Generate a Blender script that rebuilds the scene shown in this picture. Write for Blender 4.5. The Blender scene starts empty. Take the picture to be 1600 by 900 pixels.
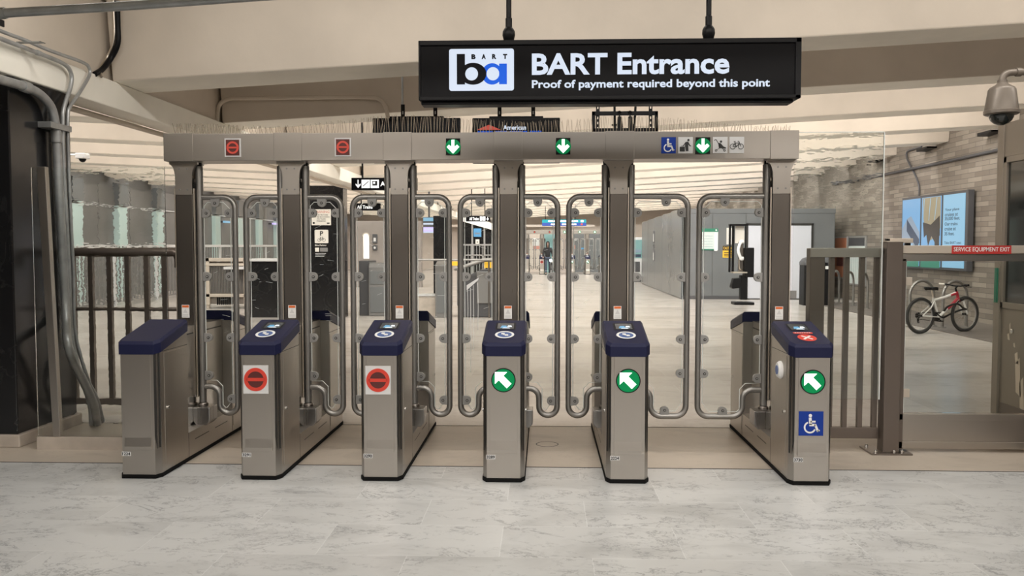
import bpy, bmesh, math, random
from mathutils import Vector, Matrix
random.seed(7)
S = bpy.context.scene
COL = S.collection
PI = math.pi

# ------------------------------------------------------------------ camera, view, light
F, PITCH, YAW, EYE = 1348.5, 0.0493, 0.0373, 1.609      # focal length in 1600x900 pixels, radians, metres
cam_data = bpy.data.cameras.new('camera')
cam_data.sensor_width = 36.0
cam_data.lens = 36.0 * F / 1600.0
cam_data.clip_end = 200
cam = bpy.data.objects.new('camera', cam_data)
COL.objects.link(cam)
cam.location = (0, 0, EYE)
cam.rotation_euler = (PI/2 - PITCH, 0, YAW)
S.camera = cam
S.view_settings.view_transform = 'Standard'
S.view_settings.look = 'None'
S.view_settings.exposure = 0.15
S.view_settings.gamma = 1.0
S.view_settings.use_curve_mapping = False
S.cycles.max_bounces = 14
S.cycles.diffuse_bounces = 5
S.cycles.glossy_bounces = 5
S.cycles.transmission_bounces = 10
S.cycles.transparent_max_bounces = 40
S.cycles.sample_clamp_indirect = 6.0

world = bpy.data.worlds.new('station_ambient')
S.world = world
world.use_nodes = True
world.node_tree.nodes['Background'].inputs[0].default_value = (1, .93, .85, 1)
world.node_tree.nodes['Background'].inputs[1].default_value = 0.05

# ceiling geometry (metres): beams run left-right, rising away from the girder on the left
GX, GZ = -4.2, 3.2            # girder line and beam soffit height there
RISE_R, RISE_L = .055, .05
BEAM0, PITCH_B, SOFFIT, WEB = 8.33, 2.87, .65, .75
XR, XL, YN, YF = 9.05, -13.2, -8.0, 57.0
def beam_z(x): return GZ + (RISE_R*(x-GX) if x > GX else RISE_L*(GX-x))

def area(name, loc, rot, sx, sy, power, color=(1, .87, .72)):
    l = bpy.data.lights.new(name, 'AREA')
    l.shape = 'RECTANGLE'; l.size = sx; l.size_y = sy; l.energy = power; l.color = color
    o = bpy.data.objects.new(name, l); COL.objects.link(o)
    o.location = loc; o.rotation_euler = rot
    return o
WARM, COOL = (1, .955, .90), (1, .97, .94)
for k in range(-5, 16):
    yb = BEAM0 + k*PITCH_B + SOFFIT + .12
    pw = 175
    if k == 0: pw = 14            # this bay's fitting is nearly dark in the photo
    if k == -1: pw = 150
    if k < -1: pw = 150
    if k >= 2: pw = 270
    x0, x1 = GX+.5, XR-.5
    area('bay_light', ((x0+x1)/2, yb, beam_z((x0+x1)/2)+WEB-.16), (math.radians(38), 0, 0) , x1-x0, .16, pw, WARM if k < 4 else COOL).rotation_euler = Matrix.Rotation(-math.atan(RISE_R), 3, 'Y').to_euler() if False else (math.radians(38), -math.atan(RISE_R), 0)
    if k >= 0:
        x0, x1 = XL+.5, GX-.6
        area('bay_light', ((x0+x1)/2, yb, beam_z((x0+x1)/2)+WEB-.16), (math.radians(38), math.atan(RISE_L), 0), x1-x0, .16, 120, WARM)

# ------------------------------------------------------------------ pixel rays -> points at a real depth
def _ray(u, v):
    r = (u-800)/F; t = -(v-450)/F
    d = math.cos(PITCH) + math.sin(PITCH)*t
    z = -math.sin(PITCH) + math.cos(PITCH)*t
    return (math.cos(YAW)*r - math.sin(YAW)*d, math.sin(YAW)*r + math.cos(YAW)*d, z)
def at(u, v, Y):
    x, y, z = _ray(u, v); t = Y/y
    return Vector((x*t, Y, EYE+z*t))
def atx(u, v, X):
    x, y, z = _ray(u, v); t = X/x
    return Vector((X, y*t, EYE+z*t))
def fl(u, v):
    x, y, z = _ray(u, v); t = -EYE/z
    return Vector((x*t, y*t, 0))

# ------------------------------------------------------------------ materials
def new_mat(name):
    m = bpy.data.materials.new(name); m.use_nodes = True
    return m, m.node_tree.nodes, m.node_tree.links, m.node_tree.nodes['Principled BSDF']
def mat(name, color, rough=.5, metal=0.0, emit=0.0, ecol=None, spec=None, bump=0.0, bscale=40.0, var=0.0, vscale=3.0):
    m, n, l, b = new_mat(name)
    b.inputs['Base Color'].default_value = (*color, 1)
    b.inputs['Roughness'].default_value = rough
    b.inputs['Metallic'].default_value = metal
    if spec is not None: b.inputs['Specular IOR Level'].default_value = spec
    if emit:
        b.inputs['Emission Color'].default_value = (*(ecol or color), 1)
        b.inputs['Emission Strength'].default_value = emit
    if bump or var:
        tc = n.new('ShaderNodeTexCoord')
    if bump:
        nz = n.new('ShaderNodeTexNoise'); nz.inputs['Scale'].default_value = bscale; nz.inputs['Detail'].default_value = 4
        bp = n.new('ShaderNodeBump'); bp.inputs['Strength'].default_value = bump; bp.inputs['Distance'].default_value = .01
        l.new(tc.outputs['Object'], nz.inputs['Vector']); l.new(nz.outputs['Fac'], bp.inputs['Height']); l.new(bp.outputs['Normal'], b.inputs['Normal'])
    if var:
        nz = n.new('ShaderNodeTexNoise'); nz.inputs['Scale'].default_value = vscale; nz.inputs['Detail'].default_value = 5
        cr = n.new('ShaderNodeValToRGB')
        cr.color_ramp.elements[0].position = .3; cr.color_ramp.elements[1].position = .7
        cr.color_ramp.elements[0].color = (*[c*(1-var) for c in color], 1); cr.color_ramp.elements[1].color = (*[min(1, c*(1+var)) for c in color], 1)
        l.new(tc.outputs['Object'], nz.inputs['Vector']); l.new(nz.outputs['Fac'], cr.inputs['Fac']); l.new(cr.outputs['Color'], b.inputs['Base Color'])
    return m
def steel(name, color=(.56, .53, .49), rough=.34, axis=2):
    m, n, l, b = new_mat(name)
    b.inputs['Metallic'].default_value = 1
    b.inputs['Base Color'].default_value = (*color, 1)
    tc = n.new('ShaderNodeTexCoord'); mp = n.new('ShaderNodeMapping')
    sc = [220, 220, 220]; sc[axis] = 2.5
    mp.inputs['Scale'].default_value = sc
    nz = n.new('ShaderNodeTexNoise'); nz.inputs['Scale'].default_value = 1; nz.inputs['Detail'].default_value = 2
    mr = n.new('ShaderNodeMapRange'); mr.inputs['To Min'].default_value = rough-.07; mr.inputs['To Max'].default_value = rough+.09
    l.new(tc.outputs['Object'], mp.inputs['Vector']); l.new(mp.outputs['Vector'], nz.inputs['Vector'])
    l.new(nz.outputs['Fac'], mr.inputs['Value']); l.new(mr.outputs['Result'], b.inputs['Roughness'])
    bp = n.new('ShaderNodeBump'); bp.inputs['Strength'].default_value = .06; bp.inputs['Distance'].default_value = .002
    l.new(nz.outputs['Fac'], bp.inputs['Height']); l.new(bp.outputs['Normal'], b.inputs['Normal'])
    return m
def clear_glass(name, tint=(.97, .985, .98), rough=.02, boost=1.0, ior=1.45):
    m = bpy.data.materials.new(name); m.use_nodes = True
    n, l = m.node_tree.nodes, m.node_tree.links; n.clear()
    out = n.new('ShaderNodeOutputMaterial'); mx = n.new('ShaderNodeMixShader')
    tr = n.new('ShaderNodeBsdfTransparent'); tr.inputs['Color'].default_value = (*tint, 1)
    gl = n.new('ShaderNodeBsdfGlossy'); gl.inputs['Roughness'].default_value = rough
    fr = n.new('ShaderNodeFresnel'); fr.inputs['IOR'].default_value = ior
    ml = n.new('ShaderNodeMath'); ml.operation = 'MULTIPLY'; ml.inputs[1].default_value = boost
    l.new(fr.outputs[0], ml.inputs[0]); l.new(ml.outputs[0], mx.inputs['Fac']); l.new(tr.outputs[0], mx.inputs[1]); l.new(gl.outputs[0], mx.inputs[2])
    l.new(mx.outputs[0], out.inputs['Surface'])
    return m
def wavy_glass(name, strength=.25):
    m = bpy.data.materials.new(name); m.use_nodes = True
    n, l = m.node_tree.nodes, m.node_tree.links; n.clear()
    out = n.new('ShaderNodeOutputMaterial')
    rf = n.new('ShaderNodeBsdfGlass'); rf.inputs['IOR'].default_value = 1.3; rf.inputs['Roughness'].default_value = 0
    rf.inputs['Color'].default_value = (.97, .985, .98, 1)
    tc = n.new('ShaderNodeTexCoord'); mp = n.new('ShaderNodeMapping'); mp.inputs['Scale'].default_value = (13, 900, 34)
    nz = n.new('ShaderNodeTexNoise'); nz.inputs['Scale'].default_value = 1; nz.inputs['Detail'].default_value = 1.5
    bp = n.new('ShaderNodeBump'); bp.inputs['Strength'].default_value = strength; bp.inputs['Distance'].default_value = .0025
    l.new(tc.outputs['Object'], mp.inputs['Vector']); l.new(mp.outputs[0], nz.inputs['Vector']); l.new(nz.outputs['Fac'], bp.inputs['Height'])
    l.new(bp.outputs[0], rf.inputs['Normal']); l.new(rf.outputs[0], out.inputs['Surface'])
    return m
def marble(name, base, tile=None, grout=(.42, .41, .39), vein=(.20, .21, .225), rough=.3, veiny=1.0):
    m, n, l, b = new_mat(name)
    tc = n.new('ShaderNodeTexCoord')
    def noise(scale, detail=6, dist=0.0, vec=None, rough_=.55):
        z = n.new('ShaderNodeTexNoise'); z.inputs['Scale'].default_value = scale; z.inputs['Detail'].default_value = detail
        z.inputs['Distortion'].default_value = dist; z.inputs['Roughness'].default_value = rough_
        l.new(vec or tc.outputs['Object'], z.inputs['Vector']); return z
    def ramp(src, stops):
        r = n.new('ShaderNodeValToRGB')
        e = r.color_ramp.elements
        e[0].position, e[0].color = stops[0][0], (*stops[0][1], 1); e[1].position, e[1].color = stops[-1][0], (*stops[-1][1], 1)
        for p, c in stops[1:-1]:
            q = e.new(p); q.color = (*c, 1)
        l.new(src, r.inputs['Fac']); return r
    mp = n.new('ShaderNodeMapping'); mp.inputs['Scale'].default_value = (1, 1.7, 1); mp.inputs['Rotation'].default_value = (0, 0, .5)
    if tile:
        mv = n.new('ShaderNodeMapping'); mv.inputs['Location'].default_value = tile[2] if len(tile) > 2 else (0, 0, 0)
        l.new(tc.outputs['Object'], mv.inputs['Vector'])
        rb = n.new('ShaderNodeTexBrick'); rb.offset = .5; rb.inputs['Scale'].default_value = 1; rb.inputs['Mortar Size'].default_value = 0
        rb.inputs['Brick Width'].default_value = tile[0]; rb.inputs['Row Height'].default_value = tile[1]
        rb.inputs['Color1'].default_value = (0, 0, 0, 1); rb.inputs['Color2'].default_value = (9, 7, 5, 1)
        l.new(mv.outputs[0], rb.inputs['Vector'])
        ad = n.new('ShaderNodeVectorMath'); ad.operation = 'ADD'; l.new(tc.outputs['Object'], ad.inputs[0]); l.new(rb.outputs['Color'], ad.inputs[1])
        l.new(ad.outputs[0], mp.inputs['Vector'])
    else:
        l.new(tc.outputs['Object'], mp.inputs['Vector'])
    cloud = ramp(noise(1.3, 6, .9, mp.outputs[0]).outputs['Fac'], [(.30, tuple(c*.80 for c in base)), (.47, base), (.75, tuple(min(1, c*1.06) for c in base))])
    col = cloud.outputs['Color']
    for sc, wd, st, ga, gb in ((.7, .0035, .8, .48, .58), (1.7, .005, .95, .50, .60), (4.0, .008, .9, .53, .63), (9.0, .013, .6, .57, .66)):
        z = noise(sc, 9, .5, mp.outputs[0], .68)
        msk = ramp(z.outputs['Fac'], [(.5-wd*2.2, (0, 0, 0)), (.5, (1, 1, 1)), (.5+wd*2.2, (0, 0, 0))])
        gate = ramp(noise(sc*.7+.6, 3, .4, mp.outputs[0]).outputs['Fac'], [(ga, (0, 0, 0)), (gb, (1, 1, 1))])
        mu = n.new('ShaderNodeMath'); mu.operation = 'MULTIPLY'; l.new(msk.outputs['Color'], mu.inputs[0]); l.new(gate.outputs['Color'], mu.inputs[1])
        mu2 = n.new('ShaderNodeMath'); mu2.operation = 'MULTIPLY'; mu2.inputs[1].default_value = st*veiny; l.new(mu.outputs[0], mu2.inputs[0])
        mx = n.new('ShaderNodeMix'); mx.data_type = 'RGBA'; mx.inputs['B'].default_value = (*vein, 1)
        l.new(mu2.outputs[0], mx.inputs['Factor']); l.new(col, mx.inputs['A']); col = mx.outputs['Result']
    if tile:
        br = n.new('ShaderNodeTexBrick'); br.offset = .5; br.inputs['Scale'].default_value = 1
        br.inputs['Brick Width'].default_value = tile[0]; br.inputs['Row Height'].default_value = tile[1]; br.inputs['Mortar Size'].default_value = .0028; br.inputs['Mortar Smooth'].default_value = .1
        br.inputs['Color1'].default_value = (.90, .90, .90, 1); br.inputs['Color2'].default_value = (1.0, 1.0, 1.0, 1); br.inputs['Mortar'].default_value = (1.12, 1.12, 1.12, 1)
        l.new(mv.outputs[0], br.inputs['Vector'])
        mx = n.new('ShaderNodeMix'); mx.data_type = 'RGBA'; mx.blend_type = 'MULTIPLY'; mx.inputs['Factor'].default_value = 1
        l.new(col, mx.inputs['A']); l.new(br.outputs['Color'], mx.inputs['B']); col = mx.outputs['Result']
    l.new(col, b.inputs['Base Color'])
    b.inputs['Roughness'].default_value = rough
    return m
def brick_wall_mat(name):
    m, n, l, b = new_mat(name)
    tc = n.new('ShaderNodeTexCoord'); sp = n.new('ShaderNodeSeparateXYZ'); cb = n.new('ShaderNodeCombineXYZ')
    l.new(tc.outputs['Object'], sp.inputs[0]); l.new(sp.outputs['Y'], cb.inputs['X']); l.new(sp.outputs['Z'], cb.inputs['Y'])
    br = n.new('ShaderNodeTexBrick'); br.offset = .5; br.inputs['Scale'].default_value = 1
    br.inputs['Brick Width'].default_value = .60; br.inputs['Row Height'].default_value = .105; br.inputs['Mortar Size'].default_value = .006
    br.inputs['Bias'].default_value = -.25
    br.inputs['Color1'].default_value = (.185, .16, .135, 1); br.inputs['Color2'].default_value = (.36, .32, .27, 1); br.inputs['Mortar'].default_value = (.12, .108, .095, 1)
    l.new(cb.outputs[0], br.inputs['Vector'])
    nz = n.new('ShaderNodeTexNoise'); nz.inputs['Scale'].default_value = 2.5; nz.inputs['Detail'].default_value = 5
    l.new(cb.outputs[0], nz.inputs['Vector'])
    mr = n.new('ShaderNodeMapRange'); mr.inputs['To Min'].default_value = .8; mr.inputs['To Max'].default_value = 1.15; l.new(nz.outputs['Fac'], mr.inputs['Value'])
    mx = n.new('ShaderNodeMix'); mx.data_type = 'RGBA'; mx.blend_type = 'MULTIPLY'; mx.inputs['Factor'].default_value = 1
    l.new(br.outputs['Color'], mx.inputs['A']); l.new(mr.outputs['Result'], mx.inputs['B'])
    l.new(mx.outputs['Result'], b.inputs['Base Color']); b.inputs['Roughness'].default_value = .45
    return m
def granite(name):
    m, n, l, b = new_mat(name)
    tc = n.new('ShaderNodeTexCoord')
    z = n.new('ShaderNodeTexNoise'); z.inputs['Scale'].default_value = 2.2; z.inputs['Detail'].default_value = 8; z.inputs['Distortion'].default_value = 1.4
    r = n.new('ShaderNodeValToRGB'); e = r.color_ramp.elements
    e[0].position = .485; e[0].color = (.012, .012, .013, 1); e[1].position = .52; e[1].color = (.012, .012, .013, 1)
    q = e.new(.502); q.color = (.022, .022, .022, 1)
    l.new(tc.outputs['Object'], z.inputs['Vector']); l.new(z.outputs['Fac'], r.inputs['Fac']); l.new(r.outputs['Color'], b.inputs['Base Color'])
    b.inputs['Roughness'].default_value = .16
    return m

M = dict(
    steel=steel('brushed_steel', (.50, .465, .425)), steel_dark=steel('brushed_steel_post', (.25, .225, .205), .3), steel_tube=mat('satin_tube_steel', (.31, .30, .285), .38, .85, bump=.05, bscale=300),
    steel_rail=mat('warm_brushed_steel', (.17, .14, .12), .36, .55, bump=.03, bscale=300), steel_pale=steel('pale_brushed_steel', (.70, .63, .54), .38, 0), chrome=mat('polished_steel', (.7, .69, .67), .18, 1.0),
    galv=mat('galvanised_pipe', (.40, .41, .41), .42, .55, var=.18, vscale=9), clampm=mat('clamp_grey', (.30, .295, .285), .45, .3), railgrey=mat('grey_rail', (.34, .33, .32), .4, .4), booth=mat('booth_bronze', (.30, .26, .215), .42, .45),
    navy=mat('navy_plastic', (.012, .014, .046), .42, spec=.2, bump=.12, bscale=500), black=mat('black_plastic', (.006, .006, .007), .4, spec=.18), rubber=mat('black_rubber', (.006, .006, .006), .8, spec=.15),
    groove=mat('dark_recess', (.03, .028, .026), .45), white=mat('white_plastic', (.78, .78, .77), .45), palegrey=mat('pale_grey_plate', (.62, .62, .62), .5),
    red=mat('red_vinyl', (.62, .05, .03), .45), redsign=mat('red_sign', (.48, .035, .03), .45), maroon=mat('dark_maroon', (.10, .022, .020), .4),
    blue=mat('access_blue', (.006, .035, .26), .5, spec=.25), orange=mat('orange_vinyl', (.72, .16, .04), .5), yellow=mat('safety_yellow', (.80, .48, .03), .5),
    ledred=mat('red_led', (.5, .06, .04), .5, emit=.14, ecol=(.9, .10, .06)), ledgreen=mat('green_led', (.0, .16, .05), .4, spec=.2, emit=.17, ecol=(0, .55, .16)), ledwhite=mat('lit_arrow', (.9, 1, .95), .4, emit=1.5, ecol=(.86, 1, .92)),
    signwhite=mat('lit_sign_white', (.15, .16, .18), .5, spec=.1, emit=.70, ecol=(.74, .84, 1)), signblue=mat('lit_sign_blue', (.01, .05, .3), .5, spec=.1, emit=.6, ecol=(.010, .115, .72)),
    signblack=mat('sign_face_black', (.004, .004, .005), .30, spec=.12), signdark=mat('sign_logo_black', (.010, .010, .012), .6, spec=.05),
    cream=mat('cream_painted_concrete', (.62, .55, .465), .65, bump=.15, bscale=14, var=.07, vscale=1.3), soffit_bounce=mat('bounce_lit_concrete', (.90, .875, .79), .6, bump=.1, bscale=14, var=.06, vscale=1.6),  # pale soffit colour has floor bounce light painted in
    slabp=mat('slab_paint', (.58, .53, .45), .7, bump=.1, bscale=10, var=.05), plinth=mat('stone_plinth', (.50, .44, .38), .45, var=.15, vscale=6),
    granite=granite('black_granite'), acrylic=clear_glass('clear_acrylic', boost=.7), glass=clear_glass('clear_glass', (.96, .98, .97), .01), edge=mat('acrylic_edge', (.70, .73, .71), .3, spec=.6),
    wavy=wavy_glass('rippled_glass', .14), darkglass=mat('dark_glass', (.012, .016, .015), .06, spec=.8),
    floor_front=marble('white_marble_tiles', (.56, .57, .57), (.96, .497, (.23, .09, 0)), rough=.34), floor_mid=marble('beige_terrazzo', (.50, .44, .37), None, vein=(.36, .31, .26), veiny=.5, rough=.36),
    floor_back=marble('pale_marble_slabs', (.54, .50, .46), (1.2, .6, (.3, .2, 0)), vein=(.40, .38, .36), veiny=.6, rough=.27), joint=mat('floor_joint', (.035, .03, .026), .8), strip=mat('dark_floor_border', (.16, .14, .125), .45, var=.15),
    brick=brick_wall_mat('glazed_brick'), wallgrey=mat('grey_wall_panel', (.19, .185, .18), .45, var=.12, vscale=1.2), mint=mat('mint_pillar', (.52, .66, .64), .4), farwall=mat('far_beige_wall', (.55, .48, .42), .6, var=.06),
    kiosk=mat('kiosk_grey_paint', (.165, .172, .175), .26, var=.05, vscale=1.0), doorpaint=mat('pale_door_paint', (.60, .61, .66), .5), darkgrey=mat('dark_grey_paint', (.075, .075, .08), .4),
    tile_white=mat('off_white_card', (.70, .66, .60), .6), ink=mat('black_ink', (.02, .02, .02), .6), warnred=mat('faded_red_ink', (.55, .25, .20), .6), teal=mat('teal_panel', (.20, .36, .36), .35),
    bikered=mat('bike_red', (.45, .03, .05), .3), bikewhite=mat('bike_white', (.75, .74, .71), .3), tyre=mat('tyre_black', (.015, .015, .015), .75), rimm=mat('rim_grey', (.45, .45, .45), .35, .9),
    wire=mat('spike_wire', (.30, .25, .19), .4, .7), camshell=mat('camera_housing', (.17, .145, .12), .4, .3), grille=mat('wire_grille', (.20, .175, .15), .5, .3), bronze=mat('pale_bronze', (.60, .53, .45), .4, .4),
    grn=mat('map_green', (.03, .20, .12), .5), map=mat('map_paper', (.60, .66, .64), .5), headlamp=mat('headlamp_glow', (1, 1, 1), .3, emit=14, ecol=(1, 1, 1)),
)

# ------------------------------------------------------------------ mesh building
class MB:
    def __init__(s): s.v, s.f, s.m, s.mats = [], [], [], []
    def mi(s, m):
        m = M[m] if isinstance(m, str) else m
        if m not in s.mats: s.mats.append(m)
        return s.mats.index(m)
    def add(s, vs, fs, m):
        o = len(s.v); k = s.mi(m)
        s.v += [tuple(p) for p in vs]
        for f in fs: s.f.append([i+o for i in f]); s.m.append(k)
        return s
    def box(s, x0, x1, y0, y1, z0, z1, m):
        return s.add([(x0,y0,z0),(x1,y0,z0),(x1,y1,z0),(x0,y1,z0),(x0,y0,z1),(x1,y0,z1),(x1,y1,z1),(x0,y1,z1)],
                     [(3,2,1,0),(4,5,6,7),(0,1,5,4),(1,2,6,5),(2,3,7,6),(3,0,4,7)], m)
    def rings(s, rings, m, cap0=True, cap1=True, closed=True):
        n = len(rings[0]); vs = [p for r in rings for p in r]; fs = []
        for i in range(len(rings)-1):
            for j in range(n if closed else n-1):
                a, b = i*n+j, i*n+(j+1) % n
                fs.append((a, b, b+n, a+n))
        if cap0: fs.append(tuple(range(n-1, -1, -1)))
        if cap1: fs.append(tuple(range((len(rings)-1)*n, len(rings)*n)))
        return s.add(vs, fs, m)
    def plate(s, poly, y0, y1, m, edge=None):
        """polygon of (x, z) extruded along Y, front at y0"""
        n = len(poly)
        a = sum(poly[i][0]*poly[(i+1) % n][1]-poly[(i+1) % n][0]*poly[i][1] for i in range(n))
        if a < 0: poly = poly[::-1]
        vs = [(x, y0, z) for x, z in poly]+[(x, y1, z) for x, z in poly]
        s.add(vs, [tuple(range(n)), tuple(range(2*n-1, n-1, -1))], m)
        o = len(s.v)-2*n; k = s.mi(edge or m)
        for i in range(n):
            j = (i+1) % n
            s.f.append([o+j, o+i, o+n+i, o+n+j]); s.m.append(k)
        return s
    def extr(s, poly, axis, a, b, m):
        """polygon in the other two axes, extruded along axis 0 (poly = y,z), 1 (x,z) or 2 (x,y)"""
        def P(p, t): return (t, p[0], p[1]) if axis == 0 else (p[0], t, p[1]) if axis == 1 else (p[0], p[1], t)
        return s.rings([[P(p, a) for p in poly], [P(p, b) for p in poly]], m)
    def ring(s, cx, cz, r0, r1, y0, y1, m, a0=0, a1=2*PI, n=40):
        full = abs(a1-a0) > 6.28
        k = n if full else n+1
        A = [a0+(a1-a0)*i/n for i in range(k)]
        R = [[(cx+r*math.cos(a), y, cz+r*math.sin(a)) for r, y in ((r0,y0),(r1,y0),(r1,y1),(r0,y1))] for a in A]
        if full: R.append(R[0])
        return s.rings(R, m, not full, not full)
    def disc(s, cx, cz, r, y0, y1, m, n=40):
        return s.plate([(cx+r*math.cos(2*PI*i/n), cz+r*math.sin(2*PI*i/n)) for i in range(n)], y0, y1, m)
    def bar2(s, x0, z0, x1, z1, w, y0, y1, m):
        d = Vector((x1-x0, z1-z0)).normalized(); px, pz = -d.y*w/2, d.x*w/2
        return s.plate([(x0+px,z0+pz),(x1+px,z1+pz),(x1-px,z1-pz),(x0-px,z0-pz)], y0, y1, m)
    def tube(s, pts, r, m, n=10, closed=False, caps=True):
        P = [Vector(p) for p in pts]; N = len(P); R = []
        up = None
        for i in range(N):
            a = P[(i-1) % N] if (closed or i) else P[0]; b = P[(i+1) % N] if (closed or i < N-1) else P[-1]
            t = (b-a).normalized()
            if up is None: up = t.orthogonal().normalized()
            up = (up - t*up.dot(t)).normalized(); q = t.cross(up)
            rr = r[i] if isinstance(r, (list, tuple)) else r
            R.append([P[i]+rr*(math.cos(2*PI*k/n)*up+math.sin(2*PI*k/n)*q) for k in range(n)])
        if closed: R.append(R[0])
        return s.rings(R, m, caps and not closed, caps and not closed)
    def lathe(s, prof, c, m, n=24, axis='z'):
        R = []
        for r, z in prof:
            ring = []
            for k in range(n):
                a = 2*PI*k/n; p = (r*math.cos(a), r*math.sin(a), z)
                if axis == 'y': p = (p[0], -p[2], p[1])
                if axis == 'x': p = (p[2], p[0], p[1])
                ring.append((c[0]+p[0], c[1]+p[1], c[2]+p[2]))
            R.append(ring)
        return s.rings(R, m)
    def sphere(s, c, r, m, n=16, sx=1, sy=1, sz=1):
        pr = [(max(1e-4, r*math.cos(t)), r*math.sin(t)) for t in [-PI/2+PI*i/(n//2) for i in range(n//2+1)]]
        R = [[(c[0]+a*math.cos(2*PI*k/n)*sx, c[1]+a*math.sin(2*PI*k/n)*sy, c[2]+z*sz) for k in range(n)] for a, z in pr]
        return s.rings(R, m)
    def text(s, txt, x0, x1, z0, z1, y, m, bold=.0, depth=.002, keep=False):
        vs, fs = text_geo(txt, bold)
        if not vs: return s
        ax, bx = min(p[0] for p in vs), max(p[0] for p in vs); az, bz = min(p[1] for p in vs), max(p[1] for p in vs)
        kx, kz = (x1-x0)/(bx-ax), (z1-z0)/(bz-az)
        if keep: kx = kz
        lo = min(p[2] for p in vs); hi = max(p[2] for p in vs)
        out = [(x0+(p[0]-ax)*kx, y-depth*(p[2]-lo)/max(1e-6, hi-lo), z0+(p[1]-az)*kz) for p in vs]
        return s.add(out, fs, m)
    def xf(s, mx):
        s.v = [tuple(mx @ Vector(p)) for p in s.v]; return s
    def build(s, name, parent=None, smooth=None, bevel=0, loc=None, seg=2):
        me = bpy.data.meshes.new(name)
        me.from_pydata(s.v, [], s.f)
        for m in s.mats: me.materials.append(m)
        me.polygons.foreach_set('material_index', s.m)
        bm = bmesh.new(); bm.from_mesh(me); bmesh.ops.recalc_face_normals(bm, faces=bm.faces); bm.to_mesh(me); bm.free()
        if smooth is not None:
            me.polygons.foreach_set('use_smooth', [True]*len(me.polygons)); me.set_sharp_from_angle(angle=math.radians(smooth))
        me.update()
        o = bpy.data.objects.new(name, me); COL.objects.link(o)
        if loc: o.location = loc
        if parent: o.parent = parent
        if bevel:
            b = o.modifiers.new('bevel', 'BEVEL'); b.width = bevel; b.segments = seg; b.limit_method = 'ANGLE'; b.angle_limit = math.radians(35)
        return o
_tc = {}
def text_geo(txt, bold):
    k = (txt, bold)
    if k not in _tc:
        c = bpy.data.curves.new('lettering', 'FONT'); c.body = txt; c.size = 1; c.extrude = .05; c.offset = bold; c.resolution_u = 3
        c.space_line = .95
        o = bpy.data.objects.new('lettering', c); COL.objects.link(o)
        dg = bpy.context.evaluated_depsgraph_get(); dg.update()
        me = bpy.data.meshes.new_from_object(o.evaluated_get(dg))
        _tc[k] = ([tuple(v.co) for v in me.vertices], [tuple(p.vertices) for p in me.polygons])
        bpy.data.objects.remove(o); bpy.data.curves.remove(c); bpy.data.meshes.remove(me)
    return _tc[k]
def empty(name, loc=(0,0,0), rz=0.0):
    o = bpy.data.objects.new(name, None); o.empty_display_size = .1; COL.objects.link(o); o.location = loc; o.rotation_euler = (0, 0, rz); return o
def tag(o, label=None, cat=None, group=None, kind=None):
    if label: o['label'] = label
    if cat: o['category'] = cat
    if group: o['group'] = group
    if kind: o['kind'] = kind
    return o
def thing(name, loc, label, cat, group=None, rz=0.0): return tag(empty(name, loc, rz), label, cat, group)
def struct(o): o['kind'] = 'structure'; return o
def copy_tree(o, parent=None):
    c = o.copy(); COL.objects.link(c)
    if parent: c.parent = parent
    for ch in list(o.children): copy_tree(ch, c)
    return c
def arc(cx, cz, r, a0, a1, n=8): return [(cx+r*math.cos(math.radians(a0+(a1-a0)*i/n)), cz+r*math.sin(math.radians(a0+(a1-a0)*i/n))) for i in range(n+1)]
def smooth_path(pts, k=6):
    """Catmull-Rom through points"""
    P = [Vector(p) for p in pts]; P = [P[0]*2-P[1]]+P+[P[-1]*2-P[-2]]; out = []
    for i in range(1, len(P)-2):
        for j in range(k):
            t = j/k; a, b, c, d = P[i-1], P[i], P[i+1], P[i+2]
            out.append(.5*((2*b)+(c-a)*t+(2*a-5*b+4*c-d)*t*t+(3*b-a-3*c+d)*t**3))
    return out+[P[-2]]
# ------------------------------------------------------------------ the setting
Y_J1, Y_J2 = 6.2, 7.62                                   # floor joints before and after the gates
o = MB().box(XL, XR, YN, Y_J1, -.1, 0, 'floor_front').box(XL, XR, Y_J1, Y_J2, -.1, 0, 'floor_mid').box(XL, XR, Y_J2, YF, -.1, 0, 'floor_back')
struct(o.build('floor'))
for y in (Y_J1, Y_J2): struct(MB().box(XL, XR, y-.006, y+.006, 0, .0015, 'joint').build('trim_%d' % (1 if y == Y_J1 else 2)))
struct(MB().box(7.42, XR, 8.6, 24.5, 0, .012, 'strip').build('trim_3'))
struct(MB().box(XR, XR+.2, YN, YF, 0, 5.0, 'brick').build('wall_right'))
struct(MB().box(XL-.2, XR+.2, YN-.2, YN, 0, 5.0, 'farwall').build('wall_front'))
struct(MB().box(XL-.2, XR+.2, YF, YF+.2, 0, 5.0, 'farwall').build('wall_back'))
# left wall: grey panels under a header band, mint pillars between
wl = MB()
for k in range(34):
    y = YN+k*1.3*1.5
    if y < YF: wl.box(XL-.2, XL, y+.01, min(YF, y+1.94), 0, 2.78, 'wallgrey').box(XL-.2, XL+.03, y+.01, min(YF, y+1.94), 2.84, 3.42, 'wallgrey')
wl.box(XL-.25, XL-.19, YN, YF, 0, 5, 'wallgrey').box(XL-.05, XL+.04, YN, YF, 2.79, 2.83, 'palegrey')
struct(wl.build('wall_left'))
for k in range(10):
    yy = 23.75+2.6*(k-1)
    p = MB().box(XL, XL+.16, yy-.27, yy+.27, 0, 2.78, 'mint').box(XL, XL+.2, yy-.3, yy+.3, 2.84, 3.52, 'kiosk').build('wall_pillar', bevel=.01)
    struct(p)
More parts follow.
